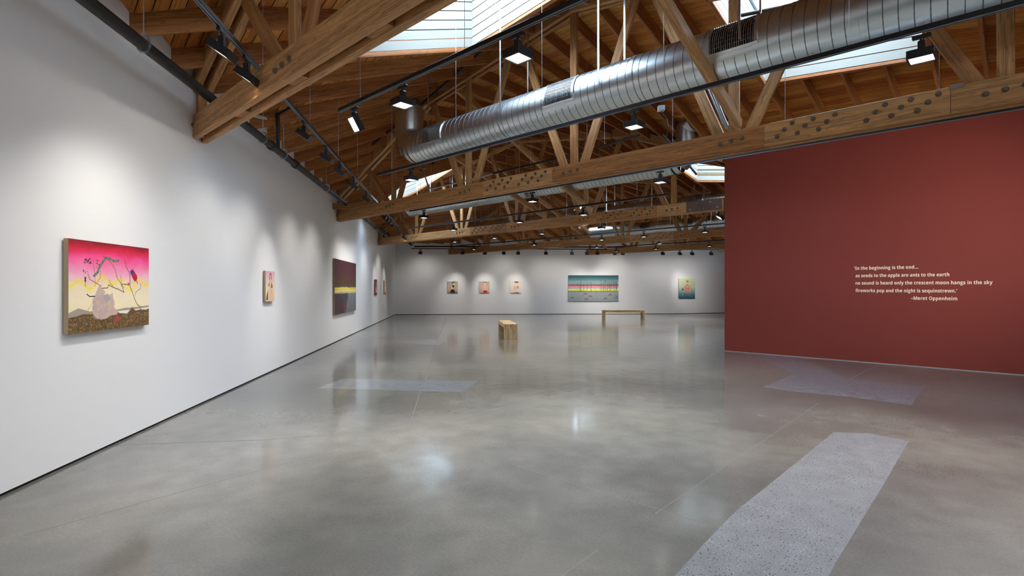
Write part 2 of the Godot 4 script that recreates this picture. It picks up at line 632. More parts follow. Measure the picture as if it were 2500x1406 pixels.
func build_roof() -> void:
	for b in BAYS.size() - 1:
		var r0: float = BAYS[b]
		var r1: float = BAYS[b + 1]
		var root := struct("ceiling")
		var far := b >= 5
		var merged := mb()
		var slab := mb()
		var rows := int(ceil((r1 - r0) / ROW))
		var rw := (r1 - r0) / rows
		for j in rows:
			var ra := r0 + rw * j
			var rb := ra + rw
			var rm := (ra + rb) / 2
			var run := []
			var cut := rng.randi_range(3, 8)
			for k in range(-62, 36):
				var ok := inside(qk(k) + CELL / 2, rm, 0.55) and not is_open(k, rm)
				if ok:
					run.append(k)
					var q0 := qk(k)
					var q1 := qk(k + 1)
					var e := 0.045
					var v := [w(q0, ra, sheath(q0, ra) + e), w(q1, ra, sheath(q1, ra) + e), w(q1, rb, sheath(q1, rb) + e), w(q0, rb, sheath(q0, rb) + e)]
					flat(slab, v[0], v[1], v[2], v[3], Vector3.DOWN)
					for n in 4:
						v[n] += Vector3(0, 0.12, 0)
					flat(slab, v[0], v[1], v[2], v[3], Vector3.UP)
				if run.size() and (not ok or run.size() >= cut or k == 35):
					var st := merged if far else mb()
					add_plank(st, run, ra, rb)
					if not far:
						part("plank", st.commit(), M.deck[rng.randi() % 5], root)
					run = []
					cut = rng.randi_range(5, 10)
		if far:
			var o := part("planks", merged.commit(), M.deck[1], root)
			o.set_meta("kind", "stuff")
		part("roof_slab", slab.commit(), M.dark_backing, root)
		# joists across the bay, from truss to truss or from wall to truss
		for k in range(-62, 36):
			var q := qk(k)
			var a := r0
			var c := r1
			if r_wall(q) > a:
				a = r_wall(q) - 0.1
			if r_back(q) < c:
				c = r_back(q) + 0.1
			if c - a < 0.35 or not inside(q, (a + c) / 2, 0.1):
				continue
			var spans := [[a, c]]
			for s in SKY:
				if k > s[0] and k < s[1] and s[2] > r0 and s[3] < r1:
					spans = [[a, s[2] - 0.055], [s[3] + 0.055, c]]
			for s in spans:
				if s[1] - s[0] < 0.2:
					continue
				part("joist", beam(w(q, s[0], sheath(q, s[0]) - 0.128), w(q, s[1], sheath(q, s[1]) - 0.128), 0.05, 0.25, Vector3.UP, 0.004), M.joist[rng.randi() % 3], root)
	var n := 1
	for s in SKY:
		build_skylight(s, n)
		n += 1

func add_plank(st: SurfaceTool, run: Array, ra: float, rb: float) -> void:
	var g := 0.0055
	var t := 0.028
	var u0 := rng.randf() * 6
	var v0 := rng.randf() * 4
	var lift := rng.randf() * 0.003
	for i in run.size():
		var q0 := qk(run[i]) + (g if i == 0 else 0.0)
		var q1 := qk(run[i] + 1) - (g if i == run.size() - 1 else 0.0)
		var p := [w(q0, ra + g, sheath(q0, ra) + lift), w(q1, ra + g, sheath(q1, ra) + lift), w(q1, rb - g, sheath(q1, rb) + lift), w(q0, rb - g, sheath(q0, rb) + lift)]
		var u1 := u0 + q1 - q0
		var d := rb - ra
		flat(st, p[0], p[1], p[2], p[3], Vector3.DOWN, Vector2(u0, v0), Vector2(u1, v0), Vector2(u1, v0 + d), Vector2(u0, v0 + d))
		var up := Vector3(0, t, 0)
		flat(st, p[0], p[1], p[1] + up, p[0] + up, w(0, -1, 0) - w(0, 0, 0), Vector2(u0, v0), Vector2(u1, v0), Vector2(u1, v0 + t), Vector2(u0, v0 + t))
		flat(st, p[3], p[2], p[2] + up, p[3] + up, w(0, 1, 0) - w(0, 0, 0), Vector2(u0, v0), Vector2(u1, v0), Vector2(u1, v0 + t), Vector2(u0, v0 + t))
		u0 = u1

func build_skylight(s: Array, n: int) -> void:
	var q0 := qk(s[0])
	var q1 := qk(s[1])
	var r0: float = s[2]
	var r1: float = s[3]
	var root := struct("window_%d" % n)
	var drop := 0.19                                      # the lining starts just above the joist soffit
	var depth := 0.96
	var rows := 6
	var cor := [[q0, r0], [q1, r0], [q1, r1], [q0, r1]]
	var up := Vector3.UP
	for e in 4:
		var a: Array = cor[e]
		var b: Array = cor[(e + 1) % 4]
		var pa := w(a[0], a[1], sheath(a[0], a[1]) - drop)
		var pb := w(b[0], b[1], sheath(b[0], b[1]) - drop)
		var mid := w((q0 + q1) / 2, (r0 + r1) / 2, 0)
		var o := (pb - pa).cross(up).normalized()
		if o.dot((pa + pb) / 2 - mid) < 0:
			o = -o
		pa -= o * 0.028
		pb -= o * 0.028
		for k in rows:
			var y0 := depth * k / rows + 0.008
			var y1 := depth * (k + 1) / rows - 0.008
			var st := mb()
			hexa(st, [pa + up * y0, pb + up * y0, pb + up * y0 + o * 0.02, pa + up * y0 + o * 0.02, pa + up * y1, pb + up * y1, pb + up * y1 + o * 0.02, pa + up * y1 + o * 0.02])
			part("lining_board", st.commit(), M.wellboard, root)
		var st2 := mb()
		var i2 := o * 0.021
		var i3 := o * 0.06
		var lo := up * (drop + 0.05)
		hexa(st2, [pa + i2 + lo, pb + i2 + lo, pb + i3 + lo, pa + i3 + lo, pa + i2 + up * depth, pb + i2 + up * depth, pb + i3 + up * depth, pa + i3 + up * depth])
		part("curb", st2.commit(), M.dark_backing, root)
		part("header", beam(pa + up * 0.065 + o * 0.05, pb + up * 0.065 + o * 0.05, 0.056, 0.25, Vector3.UP, 0.004), M.joist[2], root)
		part("trim_strip", beam(pa - up * 0.03 + o * 0.011, pb - up * 0.03 + o * 0.011, 0.022, 0.05, Vector3.UP, 0.002), M.joist[1], root)
		part("frame_rail", beam(pa + up * (depth + 0.03), pb + up * (depth + 0.03), 0.09, 0.06), M.frame, root)
	for k in 3:
		var f0 := q0 + (q1 - q0) * k / 3.0
		var f1 := q0 + (q1 - q0) * (k + 1) / 3.0
		var st := mb()
		var g := depth - drop + 0.04
		var v := [w(f0, r0, sheath(f0, r0) + g), w(f1, r0, sheath(f1, r0) + g), w(f1, r1, sheath(f1, r1) + g), w(f0, r1, sheath(f0, r1) + g)]
		flat(st, v[0], v[1], v[2], v[3], Vector3.DOWN)
		part("pane", st.commit(), M.glass, root)
		if k > 0:
			part("glazing_bar", beam(w(f0, r0, sheath(f0, r0) + g), w(f0, r1, sheath(f0, r1) + g), 0.05, 0.05), M.frame, root)


# ---------- trusses ----------
func build_trusses() -> void:
	var names := ["timber bowstring truss whose bottom chord springs from the wall over the thornbush painting",
		"timber bowstring truss with large bolted splices crossing in front of the red wall",
		"timber bowstring truss that runs into the edge of the red wall",
		"timber bowstring truss that starts at the back wall above the three small portraits",
		"timber bowstring truss starting at the back wall beside the wide striped landscape"]
	for i in TR.size():
		var r: float = TR[i]
		var q0 := q_wall(r)
		if i == 3:
			q0 = -23.0
		elif i == 4:
			q0 = -17.7
		var stop := SPAN - 0.3
		if i == 2:
			stop = -5.13 - q0
		var root := thing("roof_truss", names[i], "truss", w(q0, r, 0), "timber roof trusses")
		var o := -root.position
		var up := Vector3.UP
		var y0 := 1.87
		var y1 := 2.16
		# bottom chord: two planks with a gap, spliced twice
		var cuts := [-0.05, 6.1, 7.9, 11.5, 13.4, SPAN + 0.2]
		for side in [-1.0, 1.0]:
			for c in cuts.size() - 1:
				var a: float = cuts[c] + (0.002 if c else 0.0)
				var b: float = minf(cuts[c + 1] - 0.002, stop)
				if b - a < 0.1:
					continue
				var splice := c == 1 or c == 3
				var rr: float = r + side * (0.073 if not splice else 0.075)
				var ch := part("bottom_chord", beam(o + w(q0 + a, rr, (y0 + y1) / 2), o + w(q0 + b, rr, (y0 + y1) / 2), 0.072 if not splice else 0.076, 0.285, up, 0.007), M.truss[(c + i) % 4], root)
				if side < 0 and i < 4:
					bolts(ch, o, q0, r - 0.112, c, stop)
		for s in range(1, 12):
			var sp := 1.35 * s
			if sp < stop - 0.3:
				part("spacer_block", beam(o + w(q0 + sp, r, 1.93), o + w(q0 + sp + 0.28, r, 1.93), 0.07, 0.09), M.truss[3], root)
		# top chord: polygonal, two planks
		var kn := [0.05, 4.15, 8.3, 12.45, minf(SPAN - 0.95, stop)]
		for side in [-1.0, 1.0]:
			for c in 4:
				if kn[c] > kn[c + 1] - 0.1:
					continue
				var a: float = kn[c]
				var b: float = kn[c + 1]
				part("top_chord", beam(o + w(q0 + a, r + side * 0.07, chord(a) + 0.115), o + w(q0 + b, r + side * 0.07, chord(b) + 0.115), 0.074, 0.235, up, 0.005), M.truss[(c + 1 + i) % 4], root)
		# webs fan out from the bottom nodes
		part("end_post", beam(o + w(q0 + 0.1, r, y1 - 0.25), o + w(q0 + 0.1, r, chord(0.1) + 0.2), 0.1, 0.1, w(1, 0, 0) - w(0, 0, 0)), M.truss[3], root)
		var pan := SPAN / 6.0
		var qd := w(1, 0, 0) - w(0, 0, 0)
		for k in range(1, 6):
			var s := pan * k
			if s < stop - 0.2:
				part("web_post", beam(o + w(q0 + s, r, y1 - 0.2), o + w(q0 + s, r, chord(s) + 0.2), 0.064, 0.14, qd), M.truss[k % 4], root)
			for g in [-1.0, 1.0]:
				var b: float = s + g * pan * 0.46
				var a: float = s + g * 0.17
				if maxf(a, b) < stop - 0.1:
					part("web_brace", beam(o + w(q0 + a, r, y1 - 0.12), o + w(q0 + b, r, chord(b) + 0.14), 0.06, 0.15, qd), M.truss[(k + 2) % 4], root)
	# sway braces from one bottom chord up to the next top chord
	var spots := [[-2.75, 2.3, 7.3, 0, 1], [-10.6, 7.6, 12.6, 1, 2], [-3.3 - 5.6, 7.6, 12.6, 1, 2], [-13.6, 12.95, 18.9, 2, 3], [-16.4, 19.3, 24.6, 3, 4]]
	var lab := ["long timber sway brace rising past the front of the spiral duct", "timber sway brace between the second and third trusses over the near bench", "timber sway brace beside the vertical duct riser near the red wall", "timber sway brace in the bay before the back wall portraits", "timber sway brace in the last bay by the back wall"]
	for n in spots.size():
		var s: Array = spots[n]
		var qa := q_wall(TR[s[3]])
		if s[3] == 3:
			qa = -23.0
		var hi := chord(clampf(s[0] - qa, 0.3, SPAN - 0.3)) + 0.05
		var m := MeshInstance3D.new()
		m.mesh = beam(w(s[0], s[2], 2.2), w(s[0], s[1], hi), 0.09, 0.14)
		m.material_override = M.truss[0]
		put(m, "sway_brace")
		tag(m, lab[n], "brace", "timber sway braces")

func bolts(ch: Node3D, o: Vector3, q0: float, r: float, c: int, stop: float) -> void:
	var pts := []
	if c == 1 or c == 3:
		var s0: float = 6.22 if c == 1 else 11.66
		var sp: float = 0.86 if c == 1 else 0.98
		for g in 2:
			for k in 3:
				var b: float = s0 + g * sp + k * 0.24
				pts.append([b, -0.055])
				pts.append([b + 0.09, 0.02])
				pts.append([b + 0.18, 0.085])
	else:
		for k in 6:
			var s := SPAN / 6.0 * k
			for j in 3:
				pts.append([s + (j - 1) * 0.15, -0.01 + j * 0.012])
	var cuts := [-0.05, 6.1, 7.9, 11.5, 13.4, SPAN + 0.2]
	var face := w(0, -1, 0) - w(0, 0, 0)
	for p in pts:
		if p[0] < cuts[c] + 0.08 or p[0] > cuts[c + 1] - 0.08 or p[0] > stop - 0.1:
			continue
		var at := o + w(q0 + p[0], r, 2.015 + p[1])
		var st := mb()
		ext(st, ring(0.03, 12), at, at + face * 0.007, Vector3.UP, true)
		ext(st, ring(0.019, 6), at + face * 0.007, at + face * 0.024, Vector3.UP)
		part("bolt", st.commit(), M.bolt, ch)


# ---------- ducts ----------
func tube(st: SurfaceTool, a: Vector3, b: Vector3, ra: float, rb: float, n := 40, open := false) -> void:
	var d := (b - a).normalized()
	var up := Vector3.UP if absf(d.y) < 0.9 else Vector3.RIGHT
	var s := d.cross(up).normalized()
	var u := s.cross(d)
	var l := a.distance_to(b)
	for i in n:
		var t0 := TAU * i / n
		var t1 := TAU * (i + 1) / n
		var tm := wrapf((t0 + t1) / 2, -PI, PI)
		if open and tm > GR0 and tm < GR1:
			continue
		var n0 := s * cos(t0) + u * sin(t0)
		var n1 := s * cos(t1) + u * sin(t1)
		var v0 := t0 * ra
		var v1 := t1 * ra
		tri(st, [a + n0 * ra, b + n0 * rb, b + n1 * rb], [n0, n0, n1], [Vector2(0, v0), Vector2(l, v0), Vector2(l, v1)])
		tri(st, [a + n0 * ra, b + n1 * rb, a + n1 * ra], [n0, n1, n1], [Vector2(0, v0), Vector2(l, v1), Vector2(0, v1)])

func spiral(st: SurfaceTool, a: Vector3, b: Vector3, rad: float, pitch: float, holes: Array) -> void:   # the raised lock seam, a helix
	var d := (b - a).normalized()
	var up := Vector3.UP if absf(d.y) < 0.9 else Vector3.RIGHT
	var s := d.cross(up).normalized()
	var u := s.cross(d)
	var l := a.distance_to(b)
	var turns := l / pitch
	var seg := int(turns * 28)
	var prev := []
	for i in seg + 1:
		var t := TAU * turns * i / seg
		var n := s * cos(t) + u * sin(t)
		var c := a + d * (l * i / seg)
		var cur := [c + n * (rad - 0.001) - d * 0.006, c + n * (rad + 0.004) - d * 0.003, c + n * (rad + 0.004) + d * 0.003, c + n * (rad - 0.001) + d * 0.006]
		var tw := wrapf(t, -PI, PI)
		var along := l * i / seg
		var over := false
		for g in holes:
			if absf(along - g) < GRH + 0.05 and tw > GR0 - 0.12 and tw < GR1 + 0.12:
				over = true
		if i and not over:
			for k in 3:
				flat(st, prev[k], cur[k], cur[k + 1], prev[k + 1], n + d * (k - 1.0))
		prev = cur

const GR0 := -15.0 * PI / 180.0            # the register openings face the room, a little upwards
const GR1 := 52.5 * PI / 180.0
const GRH := 0.26

func duct(label: String, r: float, h: float, rad: float, qa: float, qb: float, grilles: Array, rise_q: float, riser: bool) -> void:
	var root := thing("spiral_duct", label, "duct", w(qa, r, h), "galvanised ventilation ducts")
	var o := -root.position
	var l := qb - qa
	var n := int(ceil(l / 3.05))
	for i in n:
		var a := qa + l * i / n
		var b := qa + l * (i + 1) / n
		var st := mb()
		var marks := [a, b]
		var holes := []
		for g in grilles:
			for e in [g - GRH, g + GRH]:
				if e > a and e < b:
					marks.append(e)
			holes.append(g - a)
		marks.sort()
		for k in marks.size() - 1:
			var mid: float = (marks[k] + marks[k + 1]) / 2
			var cut := false
			for g in grilles:
				if absf(mid - g) < GRH:
					cut = true
			tube(st, o + w(marks[k], r, h), o + w(marks[k + 1], r, h), rad, rad, 48, cut)
		var d := part("duct_length", st.commit(), M.galv, root)
		var s2 := mb()
		spiral(s2, o + w(a, r, h), o + w(b, r, h), rad, 0.125, holes)
		part("lock_seam", s2.commit(), M.seam, d)
		if i:
			var s3 := mb()
			tube(s3, o + w(a - 0.03, r, h), o + w(a + 0.03, r, h), rad + 0.008, rad + 0.008, 48)
			part("coupling", s3.commit(), M.galv, root)
	# ends
	var dirs := [[qa, -1.0], [qb, 1.0]]
	for e in dirs:
		if riser and absf(e[0] - rise_q) < 0.8:
			var st := mb()
			var prev := w(e[0], r, h)
			var steps := 4
			var er := rad * 1.05
			for k in steps:
				var t := (k + 1) * PI / 2 / steps
				var nx := w(e[0] + e[1] * sin(t) * er, r, h + (1 - cos(t)) * er)
				tube(st, o + prev, o + nx, rad * (1.0 - 0.03 * k), rad * (1.0 - 0.03 * (k + 1)), 40)
				prev = nx
			part("elbow", st.commit(), M.galv, root)
			var top := w(e[0] + e[1] * er, r, h + er + 0.55)
			var s4 := mb()
			tube(s4, o + prev, o + top, rad * 0.88, rad * 0.88, 40)
			for k in 3:
				var y := lerpf(prev.y, top.y, (k + 0.3) / 3.0)
				var c := o + Vector3(top.x, y, top.z)
				tube(s4, c, c + Vector3(0, 0.03, 0), rad * 0.9, rad * 0.9, 40)
			part("riser", s4.commit(), M.galv, root)
			var tq2: float = q_of(top) + e[1] * 0.25
			var s5 := mb()
			tube(s5, o + top - Vector3(0, 0.03, 0), o + w(tq2, r - 0.1, sheath(tq2, r - 0.1) + 0.02), rad * 0.88, rad * 0.88, 40)
			part("offset_boot", s5.commit(), M.galv, root)
		else:
			var st := mb()
			var c := w(e[0], r, h)
			var d := (w(e[1], 0, 0) - w(0, 0, 0))
			tube(st, o + c, o + c + d * 0.03, rad, rad * 0.97, 48)
			tube(st, o + c + d * 0.03, o + c + d * 0.031, rad * 0.97, 0.001, 48)
			part("end_cap", st.commit(), M.galv, root)
	# register grilles on the room side
	var ax := w(1, 0, 0) - w(0, 0, 0)
	var near := w(0, -1, 0) - w(0, 0, 0)
	for gq in grilles:
		var half := GRH
		var fr := mb()
		var vane := mb()
		var a0 := GR0
		var a1 := GR1
		for k in 10:
			var t0 := lerpf(a0, a1, k / 10.0)
			var t1 := lerpf(a0, a1, (k + 1) / 10.0)
			var n0 := near * cos(t0) + Vector3.UP * sin(t0)
			var n1 := near * cos(t1) + Vector3.UP * sin(t1)
			var c := o + w(gq, r, h)
			for e in [-1.0, 1.0]:
				var x0: Vector3 = ax * e * half
				var x1: Vector3 = ax * e * (half + 0.035)
				flat(fr, c + n0 * (rad + 0.016) + x0, c + n0 * (rad + 0.016) + x1, c + n1 * (rad + 0.016) + x1, c + n1 * (rad + 0.016) + x0, n0)
				flat(fr, c + n0 * (rad + 0.016) + x1, c + n0 * (rad - 0.01) + x1, c + n1 * (rad - 0.01) + x1, c + n1 * (rad + 0.016) + x1, ax * e)
			for v in 20:
				var x := ax * lerpf(-half, half, (v + 0.5) / 20.0)
				var th := ax * 0.003
				flat(vane, c + n0 * (rad + 0.013) + x - th, c + n0 * (rad + 0.013) + x + th, c + n1 * (rad + 0.013) + x + th, c + n1 * (rad + 0.013) + x - th, n0)
				flat(vane, c + n0 * (rad + 0.013) + x + th, c + n0 * (rad + 0.004) + x + th, c + n1 * (rad + 0.004) + x + th, c + n1 * (rad + 0.013) + x + th, ax)
		for e in [a0, a1]:
			var n0 := near * cos(e) + Vector3.UP * sin(e)
			var tang := (near * -sin(e) + Vector3.UP * cos(e)) * (-0.03 if e == a0 else 0.03)
			var c := o + w(gq, r, h) + n0 * (rad + 0.016)
			var x := ax * (half + 0.035)
			flat(fr, c - x, c + x, c + x + tang - n0 * 0.006, c - x + tang - n0 * 0.006, n0)
		for k in range(1, 7):                               # bars along the duct behind the vanes
			var t := lerpf(a0, a1, k / 7.0)
			var n0 := near * cos(t) + Vector3.UP * sin(t)
			ext(vane, rect(0.004, 0.006), o + w(gq - half, r, h) + n0 * (rad - 0.004), o + w(gq + half, r, h) + n0 * (rad - 0.004), n0)
		var g := part("grille", fr.commit(), M.galv, root)
		part("vanes", vane.commit(), M.galv, g)
	# strap hangers in pairs
	var hq := qa + 0.75
	while hq < qb - 0.2:
		for e in [-1.0, 1.0]:
			var rr: float = r + e * (rad + 0.012)
			var a := w(hq, rr, h - 0.02)
			var b := w(hq, rr, sheath(hq, rr))
			part("hanger_strap", beam(o + a, o + b, 0.028, 0.006, near, 0.0), M.steel, root)
		hq += 1.95

func build_ducts() -> void:
	duct("large galvanised spiral duct hanging in front of the second truss", 6.6, 2.89, 0.33, -8.95, 6.5, [-8.15, -5.04, -2.45, 0.6, 3.4], -8.95, true)
	duct("galvanised spiral duct with elbow hanging behind the second truss", 11.75, 2.95, 0.28, -16.4, -5.9, [-13.6, -11.4, -7.6], -5.9, true)
	duct("galvanised spiral duct hanging behind the third truss", 17.8, 2.95, 0.28, -20.2, -3.0, [-16.0, -12.0, -8.1], -99, false)
	duct("galvanised spiral duct hanging just before the last truss", 23.4, 2.95, 0.28, -16.5, -4.0, [-13.2, -11.0, -8.0], -99, false)


# ---------- sprinkler pipes ----------
func build_pipes() -> void:
	# main along the long wall
	var out := Vector3(1, 0, WB).normalized()
	var along := Vector3(-WB, 0, -1).normalized()
	var h := 2.27
	var at0 := Vector3(-WA, EYE + h, 0) + out * 0.36
	var root := thing("sprinkler_main", "black steel sprinkler main pipe hung along the top of the long white wall", "pipe", at0)
	var ends := [-3.0, 2.6, 8.6, 9.9, 14.6, 20.0, 26.5]
	for i in ends.size() - 1:
		part("pipe_length", rod(along * ends[i], along * ends[i + 1], 0.056, 20), M.pipe, root)
		part("coupling", rod(along * (ends[i + 1] - 0.06), along * (ends[i + 1] + 0.06), 0.074, 20), M.pipe, root)
	for z in [5.05, 8.2, 9.2, 12.3, 18.0, 23.0]:
		var p: Vector3 = along * z
		var st := mb()
		for k in 16:
			var t0 := TAU * k / 16
			var t1 := TAU * (k + 1) / 16
			var a := p + out * cos(t0) * 0.062 + Vector3.UP * (sin(t0) * 0.062 + (0.04 if sin(t0) > 0.5 else 0.0))
			var b := p + out * cos(t1) * 0.062 + Vector3.UP * (sin(t1) * 0.062 + (0.04 if sin(t1) > 0.5 else 0.0))
			ext(st, rect(0.026, 0.004), a, b, along)
		var hg := part("clevis_hanger", st.commit(), M.steel, root)
		var wp: Vector3 = at0 + p
		var roof := EYE + sheath(q_of(wp), r_of(wp))
		part("hanger_rod", rod(p + Vector3(0, 0.1, 0), p + Vector3(0, roof - wp.y, 0), 0.005, 8), M.steel, hg)
	# drop and valve after the first truss
	part("riser_nipple", rod(along * 8.9, along * 8.9 + Vector3(0, 0.62, 0), 0.03, 14), M.pipe, root)
	part("bracket", rod(along * 8.9 + Vector3(0, 0.6, 0), along * 8.9 + Vector3(0, 0.6, 0) + (w(1, 0, 0) - w(0, 0, 0)) * 0.5, 0.02, 10), M.pipe, root)
	# branch lines that follow the roof slope in front of a truss
	pipe_thing("sloping black sprinkler branch pipe along the top chord before the spiral duct", [at_r(862, 391, 7.0), at_r(1000, 281, 7.0), at_r(1152, 146, 7.0), at_r(1325, -6, 7.0)], 0.03, M.pipe, true)
	pipe_thing("blue-grey pipe loop under the skylight behind the second truss", [at_r(1032, 412, 9.4), at_r(1047, 460, 9.4), at_r(1060, 459, 9.6), at_r(1155, 437, 9.4), at_r(1205, 423, 9.4)], 0.022, M.conduit, true)
	pipe_thing("black sprinkler branch pipe seen over the second truss, carrying on from the blue pipe loop", [at_r(1205, 423, 9.4), at_r(1400, 378, 9.4), at_r(1560, 330, 9.4)], 0.024, M.pipe, true)
	pipe_thing("black sprinkler branch pipe with a cap end beside the vertical duct riser", [at_r(1620, 330, 9.0), at_r(1700, 425, 9.0)], 0.02, M.pipe, false)
	pipe_thing("short black pipe stub high above the large grille of the spiral duct", [at_r(1812, 37, 8.6), at_r(1945, 10, 8.6), at_r(1990, 0, 8.6)], 0.03, M.pipe, true)
	pipe_thing("black sprinkler branch pipe crossing the small skylight behind the second truss", [at_r(935, 474, 10.2), at_r(1000, 430, 10.2), at_r(1058, 398, 10.2)], 0.03, M.pipe, false)
	pipe_thing("black sprinkler pipe running above the lighting track along the back wall", [Vector3(-5.3, EYE + 2.26, -28.95), Vector3(3.0, EYE + 2.26, -29.35), Vector3(12.0, EYE + 2.26, -29.8)], 0.04, M.pipe, true)
	# electrical conduits bent down beside the web of the second truss
	for k in 3:
		var dx := k * 6.0
		pipe_thing("thin steel conduit in a bundle of three beside a second truss web", [at_r(1700 + dx, 160, 7.62), at_r(1722 + dx, 205, 7.62), at_r(1764 + dx * 0.8, 300, 7.62), at_r(1772 + dx * 0.7, 312, 7.62), at_r(1786 + dx * 0.5, 322, 7.62)], 0.011, M.conduit, false, "conduit", "steel conduits beside the web")

func pipe_thing(label: String, pts: Array, rad: float, m: Material, hung: bool, called := "sprinkler_branch", group := "") -> void:
	var root := thing(called, label, "pipe", pts[0], group)
	var loc := []
	for p in pts:
		loc.append(p - pts[0])
	part("tube", pipe_path(loc, rad, 12), m, root)
	for i in range(1, pts.size() - 1):
		part("fitting", rod(loc[i] - (loc[i] - loc[i - 1]).normalized() * rad * 1.6, loc[i] + (loc[i + 1] - loc[i]).normalized() * rad * 1.6, rad * 1.4, 12), m, root)
	if hung:
		for i in pts.size() - 1:
			var c: Vector3 = (pts[i] + pts[i + 1]) / 2
			var top := EYE + sheath(q_of(c), r_of(c))
			if top > c.y + 0.05:
				part("hanger_rod", rod(c - pts[0], Vector3(c.x, top, c.z) - pts[0], 0.005, 6), M.steel, root)


# ---------- lighting tracks ----------
var head_meshes := {}

func make_head_meshes() -> void:
	head_meshes.adaptor = box_mesh(Vector3(0.13, 0.03, 0.034))
	head_meshes.stem = rod(Vector3.ZERO, Vector3(0, -0.05, 0), 0.014, 12)
	head_meshes.driver = box_mesh(Vector3(0.05, 0.11, 0.05), 0.006)
	var st := mb()
	var hx := 0.097
	ext(st, rect(hx * 2, hx * 2, 0.006), Vector3(0, 0, 0), Vector3(0, 0.055, 0), Vector3.FORWARD)
	head_meshes.housing = st.commit()
	st = mb()
	for e in 4:
		var b := Basis(Vector3.UP, e * PI / 2)
		hexa(st, [b * Vector3(-hx, -0.014, hx), b * Vector3(hx, -0.014, hx), b * Vector3(hx - 0.014, -0.014, hx - 0.014), b * Vector3(-hx + 0.014, -0.014, hx - 0.014), b * Vector3(-hx, 0, hx), b * Vector3(hx, 0, hx), b * Vector3(hx - 0.014, 0, hx - 0.014), b * Vector3(-hx + 0.014, 0, hx - 0.014)])
	head_meshes.bezel = st.commit()
	st = mb()
	ext(st, rect(hx * 2 - 0.03, hx * 2 - 0.03), Vector3(0, -0.006, 0), Vector3(0, -0.0005, 0), Vector3.FORWARD)
	head_meshes.lens = st.commit()

func head(at: Vector3, along: Vector3, aim: Vector3, energy: float, label: String, group: String, cone := 52.0, throw := Vector3.ZERO) -> void:
	var root := thing("track_light", label, "light", at, group)
	var yaw := Basis.looking_at(Vector3(along.z, 0, -along.x).normalized())
	part("adaptor", head_meshes.adaptor, M.black, root, Transform3D(yaw, Vector3(0, -0.046, 0)))
	part("stem", head_meshes.stem, M.black, root, Transform3D(yaw, Vector3(0, -0.055, 0)))
	part("driver_box", head_meshes.driver, M.black, root, Transform3D(yaw, Vector3(0, -0.14, 0)))
	var d := aim.normalized()
	var y := -d
	var x := along.cross(y).cross(y).normalized() if absf(along.dot(y)) < 0.98 else Vector3.RIGHT
	x = (along - y * along.dot(y)).normalized()
	var z := x.cross(y).normalized()
	var b := Basis(x, y, z)
	var c := Vector3(0, -0.23, 0)
	var hs := part("housing", head_meshes.housing, M.black, root, Transform3D(b, c))
	part("bezel", head_meshes.bezel, M.black, hs)
	part("lens", head_meshes.lens, M.lens, hs)
	var l := SpotLight3D.new()
	l.name = "spot"
	l.light_energy = energy
	l.light_color = Color8(255, 249, 242)
	l.spot_angle = cone
	l.spot_angle_attenuation = 1.0
	l.light_size = 0.06
	l.spot_range = 40.0
	l.spot_attenuation = 2.0
	l.shadow_enabled = true
	root.add_child(l)
	var t := d if throw == Vector3.ZERO else throw.normalized()      # wall-wash lenses throw off axis
	l.transform = Transform3D(Basis.looking_at(t, Vector3.UP if absf(t.y) < 0.95 else Vector3.RIGHT), c + d * 0.02)

func track(label: String, a: Vector3, b: Vector3, wires := true) -> void:
	var root := thing("lighting_track", label, "track", a)
	var d := (b - a).normalized()
	var l := a.distance_to(b)
	var n := int(ceil(l / 3.6))
	for i in n:
		part("rail", beam(d * (l * i / n), d * (l * (i + 1) / n - 0.004), 0.036, 0.046, Vector3.UP, 0.003), M.black, root)
	var st := mb()
	for s in [-1.0, 1.0]:
		ext(st, rect(0.004, 0.006, 0.0, Vector2(s * 0.012, -0.026)), Vector3.ZERO, d * l, Vector3.UP)
	part("lip", st.commit(), M.frame, root)
	if wires:
		var t := 0.5
		while t < l:
			var p := a + d * t
			var top := EYE + sheath(q_of(p), r_of(p))
			if top > p.y + 0.1:
				part("suspension_wire", rod(d * t + Vector3(0, 0.02, 0), d * t + Vector3(0, top - p.y, 0), 0.0025, 6), M.steel, root)
			t += 1.85

